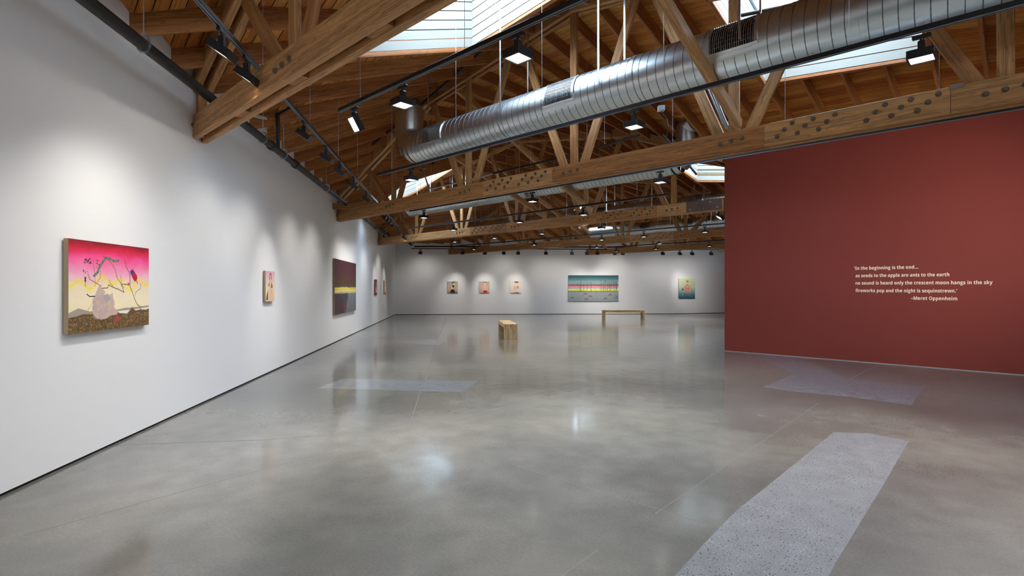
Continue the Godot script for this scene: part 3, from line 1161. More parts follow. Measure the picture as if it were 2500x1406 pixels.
func build_tracks() -> void:
	make_head_meshes()
	var h := 2.25
	# along the long wall
	var out := Vector3(1, 0, WB).normalized()
	var along := Vector3(-WB, 0, -1).normalized()
	var base := Vector3(-WA, EYE + h, 0) + out * 1.28
	track("long black lighting track running parallel to the long white wall", base + along * -4.0, base + along * 26.8)
	var wall_lab := "black square track light on the rail beside the long white wall"
	var zs := []
	for u in [541.0, 602.0, 742.0, 796.0, 829.0, 863.0, 894.0]:
		# the stem meets the rail at the column u
		var k: float = (u - 1250.0) / F
		zs.append((base.x + k * base.z) / (k + WB))
	for z in zs + [15.3, 15.9, 16.5, 17.3, 19.6, 21.8, 23.3, 25.0, 2.9, 1.2, -1.0]:  # last three heads are unseen, added to light the near wall
		var p: Vector3 = base + along * (z / absf(along.z))
		var v := -out * 0.75 - Vector3(0, 1.1, 0) - along * 0.1
		var accent := Vector3.ZERO
		for c in [[9.3, 9.0], [22.2, 21.8], [25.2, 25.0], [5.0, 4.6]]:      # some heads pick out a canvas
			if absf(z - c[1]) < 0.5 and accent == Vector3.ZERO:
				accent = lw(c[0]) + Vector3(0, EYE, 0) - p
		if accent != Vector3.ZERO:
			var near: bool = z < 6.0
			head(p, along, v, 2.1 if not near else 2.2, wall_lab, "track lights along the long wall", 24.0 if not near else 46.0, accent - Vector3(0, 1.3 if near else 0.0, 0))
		else:
			head(p, along, v, 1.75, wall_lab, "track lights along the long wall", 56.0, -out * 0.3 - Vector3(0, 1.0, 0))
	# rails parallel to the trusses
	var qd := (w(1, 0, 0) - w(0, 0, 0)).normalized()
	var nd := (w(0, 1, 0) - w(0, 0, 0)).normalized()
	var rails := [
		[3.29, q_of(at_r(828, 274, 3.29)), 7.0, [865.0, 983.0, 1265.0], "black lighting track before the large spiral duct, hung just past the first truss", [1.4, 4.0], "black square track light on the rail between the first truss and the spiral duct"],
		[5.67, q_of(at_r(921, 431, 5.67)), 3.2, [1003.0, 1548.0, 2250.0], "black lighting track running directly below the large spiral duct", [], "black square track light on the rail below the large spiral duct"],
		[8.79, q_of(at_r(1000, 510, 8.79)), 3.0, [1035.0, 1300.0, 1612.0], "black lighting track hung just behind the bottom chord of the second truss", [], "black square track light under the bottom chord of the second truss"],
		[11.57, -16.3, q_of(at_r(1632, 476, 11.57)), [1107.0, 1268.0, 1425.0], "black lighting track just before the third truss ending short of the red wall", [], "black square track light on the rail just before the third truss"],
		[14.6, -20.2, -3.0, [1110.0, 1207.0, 1323.0, 1469.0, 1756.0], "black lighting track hidden behind the third truss chord", [], "black square track light hanging behind the bottom chord of the third truss"],
		[18.1, -21.4, -3.0, [1157.0, 1304.0, 1469.0, 1572.0, 1721.0], "black lighting track just before the fourth truss", [], "black square track light on the rail just before the fourth truss"],
		[21.4, -18.7, -4.0, [1457.0, 1610.0], "black lighting track between the fourth and fifth trusses", [], "black square track light on the rail behind the fourth truss"],
		[24.3, -15.8, -5.0, [1505.0, 1601.0, 1732.0], "black lighting track beside the fifth truss chord", [], "black square track light on the rail at the fifth truss"]]
	for t in rails:
		var r: float = t[0]
		var hh := 2.2 if r != 8.79 else 2.16
		track(t[4], w(t[1], r, hh), w(t[2], r, hh))
		var qs := []
		for u in t[3]:
			qs.append(q_of(at_r(u, 500, r)))
		qs.append_array(t[5])
		for q in qs:
			var aim := Vector3(0, -1, 0)
			if r == 3.29 and q < -5.2:
				aim = Vector3(-0.6, -0.45, 0.4)
			elif r == 14.6 and q > -7:
				aim = Vector3(-0.5, -0.7, -0.1)
			head(w(q, r, hh - 0.02), qd, aim, 1.0 if aim.x < -0.3 and r == 3.29 else (9.0 if r < 6.0 else 7.0), t[6], "track lights on " + t[4].replace("black lighting track ", "the rail "), 62.0)
	# two floods on the rail behind the second truss wash the red wall
	for q in [1.0, 2.3]:
		var at := w(q, 8.79, 2.14)
		head(at, qd, nd * 0.9 - Vector3(0, 0.8, 0), 8.0, "black square track light turned towards the red wall", "track lights washing the red wall", 42.0, w(q - 3.3, 12.66, 1.2) - at)
	# rail added out of view behind the camera to light the near floor
	track("black lighting track added out of view to light the near floor before the first truss", w(-1.4, -1.0, 2.2), w(8.0, -1.0, 2.2))
	for q in [-0.5, 1.8, 4.1, 6.4]:
		head(w(q, -1.0, 2.18), qd, Vector3(0, -1, 0), 3.5, "black square track light added out of view to light the near floor", "added track lights over the near floor", 62.0)
	# rail before the back wall
	var hb := 2.12
	var rail_labs := ["black lighting track on the back wall between the corner and the fourth truss", "black lighting track along the back wall over the three portraits", "black lighting track along the back wall beyond the fifth truss"]
	var seg := [[-5.4, -2.6], [-1.95, 5.2], [5.9, 12.2]]           # the rail breaks at the two chords that reach the wall
	for k in 3:
		track(rail_labs[k], Vector3(seg[k][0], EYE + hb, -28.55 - (seg[k][0] + 5.9) * 0.047), Vector3(seg[k][1], EYE + hb, -28.55 - (seg[k][1] + 5.9) * 0.047))
	for u in [1028.0, 1130.0, 1184.0, 1230.0, 1265.0, 1333.0, 1397.0, 1434.0, 1460.0, 1503.0, 1523.0, 1623.0, 1666.0, 1697.0, 1745.0]:
		var z := 28.8
		var x: float = (u - 1250.0) / F * z
		z = 28.55 + (x + 5.9) * 0.047
		var at := Vector3(x, EYE + hb - 0.02, -z)
		var accent: float = {1130.0: 1105.0, 1184.0: 1182.5, 1265.0: 1258.0, 1434.0: 1420.0, 1460.0: 1476.0, 1666.0: 1676.0}.get(u, 0.0)
		if accent > 0:
			var wide := 34.0 if u > 1400.0 and u < 1500.0 else 24.0
			head(at, Vector3.RIGHT, Vector3(0, -1, -0.7), 3.2 if wide < 30 else 2.4, "small black track light aimed at the back wall", "track lights along the back wall", wide, bw(accent) + Vector3(0, EYE, 0) - at)
		else:
			head(at, Vector3.RIGHT, Vector3(0, -1, -0.7), 1.0, "small black track light aimed at the back wall", "track lights along the back wall", 66.0)


# ---------- lettering on the partition ----------
func build_text() -> void:
	var face := 12.66
	var root := thing("wall_text", "cream vinyl lettering in five lines on the red wall", "lettering", at_r(2089, 694, face))
	var plain := SystemFont.new()
	plain.font_names = PackedStringArray(["Droid Sans"])
	plain.font_weight = 700
	var font := plain
	var lines := [["\u2018In the beginning is the end\u2026", 2085.5, 2242.0, 658.8], ["as seeds to the apple are ants to the earth", 2088.7, 2317.6, 676.9], ["no sound is heard only the crescent moon hangs in the sky", 2088.7, 2423.4, 694.8], ["fireworks pop and the night is sequinstrewn.\u2019", 2088.7, 2337.0, 713.0], ["\u2013Meret Oppenheim", 2224.0, 2337.0, 731.8]]
	var qd := (w(1, 0, 0) - w(0, 0, 0)).normalized()
	var nd := (w(0, -1, 0) - w(0, 0, 0)).normalized()
	var size := 64
	for l in lines:
		var t := TextMesh.new()
		t.font = font
		t.font_size = size
		t.text = l[0]
		t.depth = 0.5
		t.pixel_size = 0.01
		t.curve_step = 1.0
		t.horizontal_alignment = HORIZONTAL_ALIGNMENT_LEFT
		var bb := t.get_aabb()
		var a := at_r(l[1], l[3], face)
		var b := at_r(l[2], l[3], face)
		var sx := a.distance_to(b) / bb.size.x
		var sy := 0.0885 / (size * 0.01)
		var o := part("text_line", t, M.letter, root)
		var basis := Basis(qd * sx, Vector3.UP * sy, nd * 0.004)
		var drop := 0.24 * size * 0.01
		o.transform = Transform3D(basis, Vector3(a.x, a.y, a.z) - root.position + nd * 0.0012 - basis * Vector3(bb.position.x, bb.position.y + drop, 0))


# ---------- paintings ----------
var pic: Image
var pw := 0
var ph := 0

func canvas_start(wd: int, ht: int, stops: Array, loose := 0.05) -> void:
	pw = wd
	ph = ht
	pic = Image.create(wd, ht, false, Image.FORMAT_RGB8)
	var n := noise(FastNoiseLite.TYPE_SIMPLEX_SMOOTH, 3.0 / wd, 4, 5 + wd)
	for y in ht:
		for x in wd:
			var t := float(y) / ht + n.get_noise_2d(x, y * 2.0) * loose
			var c: Color = stops[0][1]
			for k in stops.size() - 1:
				if t >= stops[k][0]:
					c = stops[k][1].lerp(stops[k + 1][1], clampf((t - stops[k][0]) / (stops[k + 1][0] - stops[k][0]), 0, 1))
			pic.set_pixel(x, y, c)

func dab(x: float, y: float, rad: float, c: Color, soft := 0.0, stretch := 1.0) -> void:    # position in 0..1, radius in heights
	var cx := x * pw
	var cy := y * ph
	var rr := rad * ph
	for j in range(int(maxf(0, cy - rr)), int(minf(ph, cy + rr + 1))):
		for i in range(int(maxf(0, cx - rr * stretch)), int(minf(pw, cx + rr * stretch + 1))):
			var d := Vector2((i - cx) / stretch, j - cy).length() / maxf(rr, 0.5)
			if d < 1.0:
				var a := c.a * (1.0 if soft <= 0 else clampf((1.0 - d) / soft, 0, 1))
				pic.set_pixel(i, j, pic.get_pixel(i, j).lerp(Color(c.r, c.g, c.b), a))

func stroke(pts: Array, wd: float, c: Color, taper := 1.0) -> void:
	var total := pts.size() - 1
	for i in total:
		var a := Vector2(pts[i][0], pts[i][1])
		var b := Vector2(pts[i + 1][0], pts[i + 1][1])
		var n := int(maxf(2, Vector2((b - a).x * pw, (b - a).y * ph).length() / maxf(1.0, wd * ph * 0.6)))
		for k in n:
			var t := float(k) / n
			var p := a.lerp(b, t)
			dab(p.x, p.y, wd * lerpf(1.0, taper, (i + t) / total), c)

func shape(pts: Array, c: Color) -> void:
	var poly := PackedVector2Array()
	var lo := Vector2(9e9, 9e9)
	var hi := -lo
	for p in pts:
		var v := Vector2(p[0] * pw, p[1] * ph)
		poly.append(v)
		lo = lo.min(v)
		hi = hi.max(v)
	for j in range(int(maxf(0, lo.y)), int(minf(ph, hi.y + 1))):
		for i in range(int(maxf(0, lo.x)), int(minf(pw, hi.x + 1))):
			if Geometry2D.is_point_in_polygon(Vector2(i, j), poly):
				pic.set_pixel(i, j, pic.get_pixel(i, j).lerp(Color(c.r, c.g, c.b), c.a))

func scatter(n: int, x0: float, x1: float, y0: float, y1: float, rad: float, cols: Array, stretch := 1.0) -> void:
	for i in n:
		dab(rng.randf_range(x0, x1), rng.randf_range(y0, y1), rad * rng.randf_range(0.5, 1.4), cols[rng.randi() % cols.size()], 0.0, stretch)

func hang(label: String, corner_a: Vector3, corner_b: Vector3, y0: float, y1: float, deep: float, edge: Color) -> void:   # from its near lower corner along the wall
	var a := Vector3(corner_a.x, y0, corner_a.z)
	var b := Vector3(corner_b.x, y0, corner_b.z)
	var d := (b - a).normalized()
	var n := Vector3(-d.z, 0, d.x)                       # into the room
	if n.dot(Vector3(0, 0, 0) - a) < 0:
		n = -n
	var wd := a.distance_to(b)
	var ht := y1 - y0
	var root := thing("painting", label, "painting", a)
	var st := mb()
	var gap := 0.012
	var i := 0.0
	var v := []
	for y in [0.0, ht]:
		v.append_array([n * gap + Vector3(0, y, 0), d * wd + n * gap + Vector3(0, y, 0), d * wd + n * (deep - 0.0015) + Vector3(0, y, 0), n * (deep - 0.0015) + Vector3(0, y, 0)])
	hexa(st, v)
	part("stretched_canvas", st.commit(), mat(edge, 0.85), root)
	st = mb()
	var up := Vector3(0, ht, 0)
	quad(st, n * deep + up, d * wd + n * deep + up, d * wd + n * deep, n * deep, n, Vector2(0, 0), Vector2(1, 0), Vector2(1, 1), Vector2(0, 1))
	var m := mat(Color.WHITE, 0.6)
	m.albedo_texture = ImageTexture.create_from_image(pic)
	m.texture_repeat = false
	part("painted_face", st.commit(), m, root)
	st = mb()
	ext(st, rect(wd * 0.8, 0.02), d * wd / 2 + Vector3(0, ht * 0.8, 0) + n * 0.001, d * wd / 2 + Vector3(0, ht * 0.8, 0) + n * gap, Vector3.UP)
	part("cleat", st.commit(), M.canvas, root)

func lw(z: float) -> Vector3:
	return Vector3(-WA - WB * z, 0, -z)

func bw(u: float) -> Vector3:
	var k := (u - 1250.0) / F
	# back wall from (-7.2, 29.98) to (9.45, 30.85), then to (16.5, 33.4)
	var s := 0.87 / 16.65
	var z := (29.98 + 7.2 * s) / (1.0 - k * s)
	if k * z > 9.45:
		var s2 := 2.55 / 7.05
		z = (30.85 - 9.45 * s2) / (1.0 - k * s2)
	return Vector3(k * z, 0, -z)

func yb(p: Vector3, v: float) -> float:
	return EYE + (703.0 - v) / F * -p.z

func build_paintings() -> void:
	paint_thornbush()
	hang("painting of thorny branches and a shell under a pink and crimson sky", lw(4.42), lw(5.59), EYE - 0.385, EYE + 0.414, 0.05, Color8(168, 148, 118))
	paint_figure([[0.0, Color8(236, 168, 200)], [0.25, Color8(232, 208, 198)], [0.6, Color8(236, 222, 178)], [1.0, Color8(232, 218, 160)]], Color8(240, 196, 172), Color8(96, 58, 36), 0)
	hang("small portrait of a pale long-haired figure on a pink and yellow ground", lw(9.08), lw(9.55), EYE - 0.233, EYE + 0.293, 0.05, Color8(160, 136, 112))
	paint_dark()
	hang("large dark maroon landscape with a yellow band over grey water", lw(14.37), lw(17.53), EYE - 0.73, EYE + 0.80, 0.055, Color8(140, 126, 104))
	paint_figure([[0.0, Color8(96, 40, 44)], [0.5, Color8(120, 58, 54)], [1.0, Color8(84, 38, 34)]], Color8(232, 180, 156), Color8(70, 34, 28), 1)
	hang("small portrait on a dark red ground on the long wall near the corner", lw(21.9), lw(22.5), EYE - 0.297, EYE + 0.354, 0.045, Color8(110, 62, 54))
	paint_figure([[0.0, Color8(226, 206, 176)], [0.5, Color8(236, 216, 180)], [1.0, Color8(214, 180, 140)]], Color8(240, 202, 176), Color8(96, 64, 44), 2)
	hang("small pale portrait on the long wall next to the corner", lw(24.87), lw(25.5), EYE - 0.30, EYE + 0.364, 0.045, Color8(140, 104, 84))
	paint_figure([[0.0, Color8(170, 178, 176)], [0.35, Color8(206, 176, 156)], [0.7, Color8(214, 180, 148)], [1.0, Color8(150, 142, 132)]], Color8(246, 214, 188), Color8(60, 36, 22), 3)
	small_back(1092.5, 1117.5, 687.0, 715.0, "small portrait of a figure in a black dress with a green leaf cap", Color8(150, 130, 110))
	paint_figure([[0.0, Color8(206, 184, 162)], [0.5, Color8(226, 194, 168)], [1.0, Color8(206, 180, 152)]], Color8(248, 206, 180), Color8(130, 100, 62), 4)
	small_back(1170.0, 1195.0, 687.0, 715.0, "small portrait of a pale figure in red shorts", Color8(150, 130, 110))
	paint_figure([[0.0, Color8(240, 228, 206)], [0.5, Color8(246, 226, 202)], [1.0, Color8(244, 220, 208)]], Color8(248, 214, 198), Color8(140, 104, 56), 5)
	small_back(1245.5, 1271.0, 686.5, 715.0, "small portrait of a pale figure with a twig crown on cream", Color8(160, 138, 118))
	paint_stripes()
	small_back(1387.0, 1509.5, 672.0, 735.0, "wide teal landscape with red and yellow horizontal bands on the back wall", Color8(60, 70, 72))
	paint_figure([[0.0, Color8(224, 226, 176)], [0.45, Color8(196, 208, 176)], [0.62, Color8(150, 184, 176)], [1.0, Color8(24, 92, 110)]], Color8(226, 150, 128), Color8(120, 110, 66), 6)
	small_back(1656.0, 1695.5, 679.5, 728.0, "portrait of a pink figure wading in teal water", Color8(60, 74, 70))

func small_back(u0: float, u1: float, v0: float, v1: float, label: String, edge: Color) -> void:
	var a := bw(u0)
	var b := bw(u1)
	hang(label, a, b, yb(a, v1), yb(a, v0), 0.045, edge)

func paint_thornbush() -> void:
	canvas_start(512, 350, [[0.0, Color8(140, 18, 34)], [0.06, Color8(214, 28, 62)], [0.16, Color8(246, 74, 138)], [0.28, Color8(250, 132, 178)], [0.4, Color8(244, 196, 204)], [0.5, Color8(246, 226, 198)], [0.65, Color8(252, 236, 200)], [0.8, Color8(250, 232, 188)], [1.0, Color8(240, 220, 170)]])
	var wave := []
	for k in 60:
		var x := k / 59.0
		wave.append([x, 0.46 + 0.05 * sin(x * 26.0 + 1.8) + 0.035 * sin(x * 11.0)])
	for k in wave.size():
		dab(wave[k][0], wave[k][1], 0.05, Color(1.0, 0.93, 0.25, 0.3), 1.0)
	stroke(wave, 0.014, Color(0.98, 0.9, 0.2, 0.12))
	shape([[0.0, 0.78], [0.1, 0.735], [0.22, 0.775], [0.35, 0.77], [0.5, 0.78], [0.65, 0.76], [0.8, 0.755], [1.0, 0.745], [1.0, 0.8], [0.0, 0.85]], Color8(170, 156, 142))
	shape([[0.55, 0.79], [0.75, 0.785], [1.0, 0.765], [1.0, 0.8], [0.6, 0.83]], Color8(240, 238, 222))
	shape([[0.0, 0.83], [0.08, 0.82], [0.15, 0.8], [0.28, 0.81], [0.4, 0.84], [0.55, 0.815], [0.68, 0.83], [0.75, 0.76], [0.8, 0.8], [0.88, 0.79], [0.95, 0.8], [1.0, 0.785], [1.0, 1.0], [0.0, 1.0]], Color8(108, 82, 48))
	scatter(1500, 0.0, 1.0, 0.83, 1.0, 0.007, [Color8(70, 52, 34), Color8(142, 112, 62), Color8(168, 140, 88), Color8(88, 76, 60), Color8(120, 76, 40)])
	# torn shell
	shape([[0.25, 0.74], [0.27, 0.62], [0.32, 0.5], [0.36, 0.47], [0.355, 0.52], [0.4, 0.555], [0.39, 0.6], [0.43, 0.58], [0.45, 0.6], [0.49, 0.575], [0.5, 0.66], [0.5, 0.74], [0.55, 0.78], [0.55, 0.83], [0.46, 0.84], [0.42, 0.87], [0.35, 0.875], [0.3, 0.86], [0.26, 0.81]], Color8(206, 184, 170))
	scatter(70, 0.27, 0.5, 0.62, 0.84, 0.035, [Color(0.74, 0.66, 0.66, 0.4), Color(0.85, 0.75, 0.68, 0.4), Color(0.66, 0.62, 0.68, 0.35), Color(0.82, 0.68, 0.6, 0.4)])
	shape([[0.5, 0.9], [0.55, 0.83], [0.58, 0.86], [0.585, 0.9], [0.54, 0.92]], Color8(176, 70, 62))
	# branches
	var br := Color8(122, 84, 60)
	stroke([[0.37, 0.155], [0.42, 0.18], [0.47, 0.22], [0.52, 0.29], [0.55, 0.4], [0.61, 0.475], [0.64, 0.52]], 0.004, br)
	stroke([[0.6, 0.46], [0.6, 0.4], [0.59, 0.37]], 0.003, br)
	stroke([[0.65, 0.17], [0.66, 0.24], [0.72, 0.35], [0.72, 0.5], [0.75, 0.56], [0.78, 0.64], [0.82, 0.72], [0.88, 0.765], [0.84, 0.83], [0.77, 0.9]], 0.005, br)
	stroke([[0.79, 0.62], [0.8, 0.57], [0.87, 0.525], [0.88, 0.48], [0.86, 0.46]], 0.003, br)
	stroke([[0.36, 0.52], [0.43, 0.515], [0.44, 0.48], [0.5, 0.51], [0.56, 0.53], [0.64, 0.57], [0.6, 0.47], [0.71, 0.475]], 0.005, br)
	stroke([[0.5, 0.5], [0.46, 0.46], [0.45, 0.42]], 0.003, br)
	stroke([[0.2, 0.36], [0.22, 0.42], [0.28, 0.455], [0.34, 0.49]], 0.004, br)
	stroke([[0.19, 0.585], [0.22, 0.61], [0.28, 0.61]], 0.006, Color8(52, 36, 30))
	stroke([[0.2, 0.76], [0.24, 0.7], [0.27, 0.66]], 0.002, br)
	stroke([[0.28, 0.5], [0.28, 0.36], [0.26, 0.24], [0.27, 0.18]], 0.003, Color8(150, 104, 92))
	stroke([[0.3, 0.46], [0.34, 0.4], [0.34, 0.32]], 0.003, Color8(150, 104, 92))
	scatter(34, 0.16, 0.24, 0.19, 0.25, 0.006, [Color8(60, 26, 30)])
	scatter(24, 0.28, 0.36, 0.2, 0.3, 0.005, [Color8(60, 26, 30)])
	scatter(10, 0.13, 0.2, 0.31, 0.36, 0.005, [Color8(60, 26, 30)])
	# caterpillar and popsicle
	var cat := [[0.27, 0.38], [0.31, 0.34], [0.335, 0.27], [0.37, 0.22], [0.41, 0.17], [0.46, 0.175], [0.5, 0.2], [0.57, 0.19]]
	stroke(cat, 0.014, Color8(52, 116, 84))
	stroke(cat, 0.005, Color8(122, 176, 122))
	for k in cat.size():
		dab(cat[k][0], cat[k][1], 0.007, Color8(24, 66, 54))
	shape([[0.72, 0.31], [0.76, 0.28], [0.82, 0.36], [0.825, 0.4], [0.79, 0.44], [0.76, 0.4]], Color8(190, 28, 62))
	shape([[0.72, 0.31], [0.76, 0.28], [0.775, 0.32], [0.735, 0.355]], Color8(66, 58, 150))
	stroke([[0.81, 0.42], [0.83, 0.46]], 0.008, Color8(170, 110, 70))
	dab(0.7, 0.47, 0.02, Color8(206, 84, 52))
	shape([[0.165, 0.395], [0.18, 0.395], [0.18, 0.45], [0.165, 0.45]], Color8(66, 44, 26))
	stroke([[0.172, 0.45], [0.172, 0.5]], 0.003, Color8(66, 44, 26))

func paint_figure(stops: Array, skin: Color, hair: Color, kind: int) -> void:
	canvas_start(128, 150, stops)
	var dark := skin.darkened(0.25)
	# a half figure: shoulders, neck, head, hair, a garment
	match kind:
		0:
			shape([[0.3, 1.0], [0.34, 0.66], [0.4, 0.5], [0.5, 0.4], [0.64, 0.46], [0.8, 0.62], [0.95, 1.0]], skin)
			shape([[0.3, 0.45], [0.42, 0.33], [0.38, 0.48], [0.3, 0.52]], hair)
			shape([[0.6, 0.34], [0.74, 0.5], [0.7, 0.56], [0.6, 0.54]], hair)
			dab(0.5, 0.22, 0.12, skin, 0.0, 0.75)
			stroke([[0.4, 0.28], [0.42, 0.12], [0.5, 0.07], [0.6, 0.12], [0.63, 0.28]], 0.022, hair)
			shape([[0.06, 0.95], [0.12, 0.78], [0.26, 0.62], [0.24, 0.95]], hair)
			dab(0.48, 0.22, 0.012, Color8(150, 60, 50))
			dab(0.56, 0.22, 0.012, Color8(150, 60, 50))
			dab(0.52, 0.315, 0.014, Color8(150, 40, 44))
			stroke([[0.55, 0.5], [0.6, 0.7], [0.58, 0.9]], 0.008, dark)
		3:
			shape([[0.24, 1.0], [0.34, 0.74], [0.5, 0.6], [0.66, 0.72], [0.76, 1.0]], hair.darkened(0.3))
			shape([[0.28, 0.74], [0.4, 0.46], [0.5, 0.5], [0.62, 0.7], [0.56, 0.72], [0.44, 0.62]], skin)
			dab(0.56, 0.42, 0.11, hair, 0.0, 0.8)
			dab(0.6, 0.2, 0.12, skin, 0.0, 0.8)
			shape([[0.46, 0.02], [0.74, 0.0], [0.76, 0.1], [0.6, 0.14], [0.5, 0.22], [0.42, 0.2]], Color8(96, 112, 70))
			scatter(12, 0.2, 0.36, 0.4, 0.6, 0.02, [Color8(220, 180, 130), Color8(120, 80, 50)])
		4:
			shape([[0.24, 0.72], [0.3, 0.42], [0.46, 0.32], [0.68, 0.34], [0.84, 0.5], [0.82, 0.76], [0.4, 0.8]], skin)
			stroke([[0.32, 0.46], [0.34, 0.66], [0.5, 0.62], [0.6, 0.5]], 0.012, dark)
			stroke([[0.74, 0.44], [0.78, 0.66], [0.62, 0.72]], 0.012, dark)
			dab(0.56, 0.18, 0.12, skin, 0.0, 0.8)
			stroke([[0.38, 0.04], [0.5, 0.1], [0.62, 0.05], [0.72, 0.1]], 0.03, hair)
			shape([[0.42, 1.0], [0.4, 0.8], [0.56, 0.77], [0.76, 0.8], [0.8, 0.9], [0.74, 1.0]], Color8(214, 34, 52))
		5:
			shape([[0.24, 0.78], [0.34, 0.42], [0.5, 0.32], [0.68, 0.34], [0.84, 0.62], [0.86, 0.72], [0.66, 0.76], [0.4, 0.8]], skin)
			shape([[0.64, 0.42], [0.76, 0.4], [0.82, 0.6], [0.7, 0.62]], Color8(200, 134, 118))
			stroke([[0.4, 0.42], [0.43, 0.62]], 0.02, Color8(190, 146, 126))
			stroke([[0.46, 0.7], [0.62, 0.52]], 0.016, Color8(200, 150, 138))
			dab(0.56, 0.2, 0.1, skin, 0.0, 0.8)
			shape([[0.4, 0.02], [0.68, 0.0], [0.82, 0.07], [0.7, 0.16], [0.5, 0.12], [0.42, 0.16]], hair)
			scatter(9, 0.36, 0.74, 0.93, 0.99, 0.028, [Color8(96, 80, 70), Color8(60, 54, 50)])
		6:
			shape([[0.34, 0.72], [0.34, 0.44], [0.42, 0.34], [0.5, 0.26], [0.58, 0.32], [0.7, 0.38], [0.72, 0.6], [0.66, 0.74]], skin)
			scatter(40, 0.36, 0.7, 0.36, 0.72, 0.02, [Color8(236, 170, 150), Color8(206, 116, 98), Color8(240, 190, 166)])
			dab(0.52, 0.2, 0.075, Color8(226, 190, 150), 0.0, 0.8)
			shape([[0.4, 0.08], [0.5, 0.12], [0.58, 0.1], [0.58, 0.18], [0.48, 0.16]], hair)
			dab(0.24, 0.55, 0.05, Color8(70, 90, 62))
			scatter(60, 0.1, 0.9, 0.66, 0.9, 0.012, [Color8(180, 196, 166), Color8(70, 120, 120), Color8(30, 70, 84)])
		_:
			shape([[0.2, 1.0], [0.3, 0.6], [0.46, 0.42], [0.62, 0.44], [0.76, 0.62], [0.84, 1.0]], skin)
			dab(0.54, 0.26, 0.13, skin, 0.0, 0.8)
			stroke([[0.4, 0.42], [0.4, 0.18], [0.54, 0.1], [0.68, 0.2], [0.68, 0.4]], 0.04, hair)
			shape([[0.16, 1.0], [0.3, 0.8], [0.5, 0.86], [0.72, 0.8], [0.86, 1.0]], hair)

func paint_dark() -> void:
	canvas_start(384, 186, [[0.0, Color8(74, 30, 44)], [0.2, Color8(78, 28, 40)], [0.36, Color8(84, 44, 36)], [0.46, Color8(72, 58, 46)], [0.5, Color8(86, 74, 52)], [0.515, Color8(236, 222, 92)], [0.56, Color8(240, 226, 110)], [0.6, Color8(214, 196, 150)], [0.64, Color8(128, 128, 134)], [1.0, Color8(104, 112, 116)]], 0.02)
	for k in 46:
		var x := rng.randf()
		var top := rng.randf_range(0.16, 0.34)
		stroke([[x, 0.5], [x + rng.randf_range(-0.02, 0.02), top]], 0.004, [Color(0.5, 0.3, 0.18, 0.5), Color(0.36, 0.34, 0.22, 0.5), Color(0.56, 0.38, 0.2, 0.4)][k % 3])
	stroke([[0.0, 0.545], [1.0, 0.54]], 0.004, Color8(150, 140, 70))
	shape([[0.0, 0.62], [0.2, 0.62], [0.36, 0.64], [0.56, 0.63], [0.58, 0.72], [0.48, 0.82], [0.5, 0.92], [0.42, 1.0], [0.0, 1.0]], Color8(72, 46, 56))
	shape([[0.18, 0.63], [0.56, 0.62], [0.6, 0.68], [0.5, 0.86], [0.42, 0.8], [0.3, 0.72]], Color8(64, 68, 74))
	shape([[0.34, 0.8], [0.46, 0.78], [0.48, 0.9], [0.38, 0.98]], Color8(112, 54, 62))
	scatter(260, 0.5, 1.0, 0.64, 1.0, 0.02, [Color(0.55, 0.57, 0.6, 0.35), Color(0.36, 0.4, 0.42, 0.35), Color(0.45, 0.48, 0.52, 0.35)], 0.6)

func paint_stripes() -> void:
	canvas_start(384, 198, [[0.0, Color8(26, 72, 80)], [0.1, Color8(58, 108, 112)], [0.24, Color8(138, 166, 164)], [0.34, Color8(150, 170, 172)], [0.365, Color8(60, 80, 92)], [0.385, Color8(236, 120, 130)], [0.41, Color8(226, 40, 74)], [0.45, Color8(244, 224, 220)], [0.49, Color8(120, 132, 140)], [0.515, Color8(240, 240, 220)], [0.55, Color8(244, 234, 130)], [0.6, Color8(226, 222, 70)], [0.625, Color8(110, 124, 120)], [0.66, Color8(166, 170, 168)], [1.0, Color8(150, 158, 162)]], 0.006)
	for k in 60:
		var x := rng.randf_range(0.04, 0.98)
		if k > 30:
			x = rng.randf_range(0.68, 0.97)
		stroke([[x, rng.randf_range(0.5, 0.66)], [x + rng.randf_range(-0.015, 0.015), rng.randf_range(0.16, 0.34)]], 0.004, [Color(0.12, 0.2, 0.22, 0.7), Color(0.56, 0.5, 0.3, 0.6)][k % 2])
	for k in 90:
		var x := rng.randf_range(0.08, 0.98)
		var y := rng.randf_range(0.66, 0.96)
		stroke([[x, y], [x + rng.randf_range(-0.03, 0.03), y + rng.randf_range(-0.06, 0.06)]], 0.004, [Color(0.3, 0.3, 0.3, 0.6), Color(0.42, 0.28, 0.22, 0.6), Color(0.7, 0.72, 0.72, 0.6)][k % 3])
	for p in [[0.08, 0.87], [0.34, 0.72], [0.44, 0.81], [0.84, 0.75], [0.74, 0.9], [0.36, 0.92]]:
		stroke([[p[0] - 0.035, p[1] + 0.02], [p[0], p[1] - 0.02], [p[0] + 0.03, p[1] + 0.02]], 0.011, Color8(104, 62, 46))
	dab(0.97, 0.85, 0.2, Color(0.36, 0.44, 0.55, 0.6), 0.9)


# ---------- benches ----------
func bench(label: String, at: Vector3, turn: float) -> void:
	var root := thing("bench", label, "bench", at, "plywood gallery benches")
	root.rotation.y = turn
	var l := 1.98
	var d := 0.39
	var h := 0.45
	var t := 0.115
	var ch := 0.004
	var st := mb()
	ext(st, rect(d, t, ch), Vector3(-l / 2 + t, h - t / 2, 0), Vector3(l / 2 - t, h - t / 2, 0), Vector3.UP, false, true, Vector2(0.4, 0.2))
	part("seat", st.commit(), M.bench[0], root)
	for e in [-1.0, 1.0]:
		var lg := mb()
		ext(lg, rect(d, t, ch), Vector3(e * (l / 2 - t / 2 + 0.0005), 0, 0), Vector3(e * (l / 2 - t / 2 + 0.0005), h, 0), Vector3.RIGHT, false, true, Vector2(e, 1.3))
		part("leg", lg.commit(), M.bench[0], root)

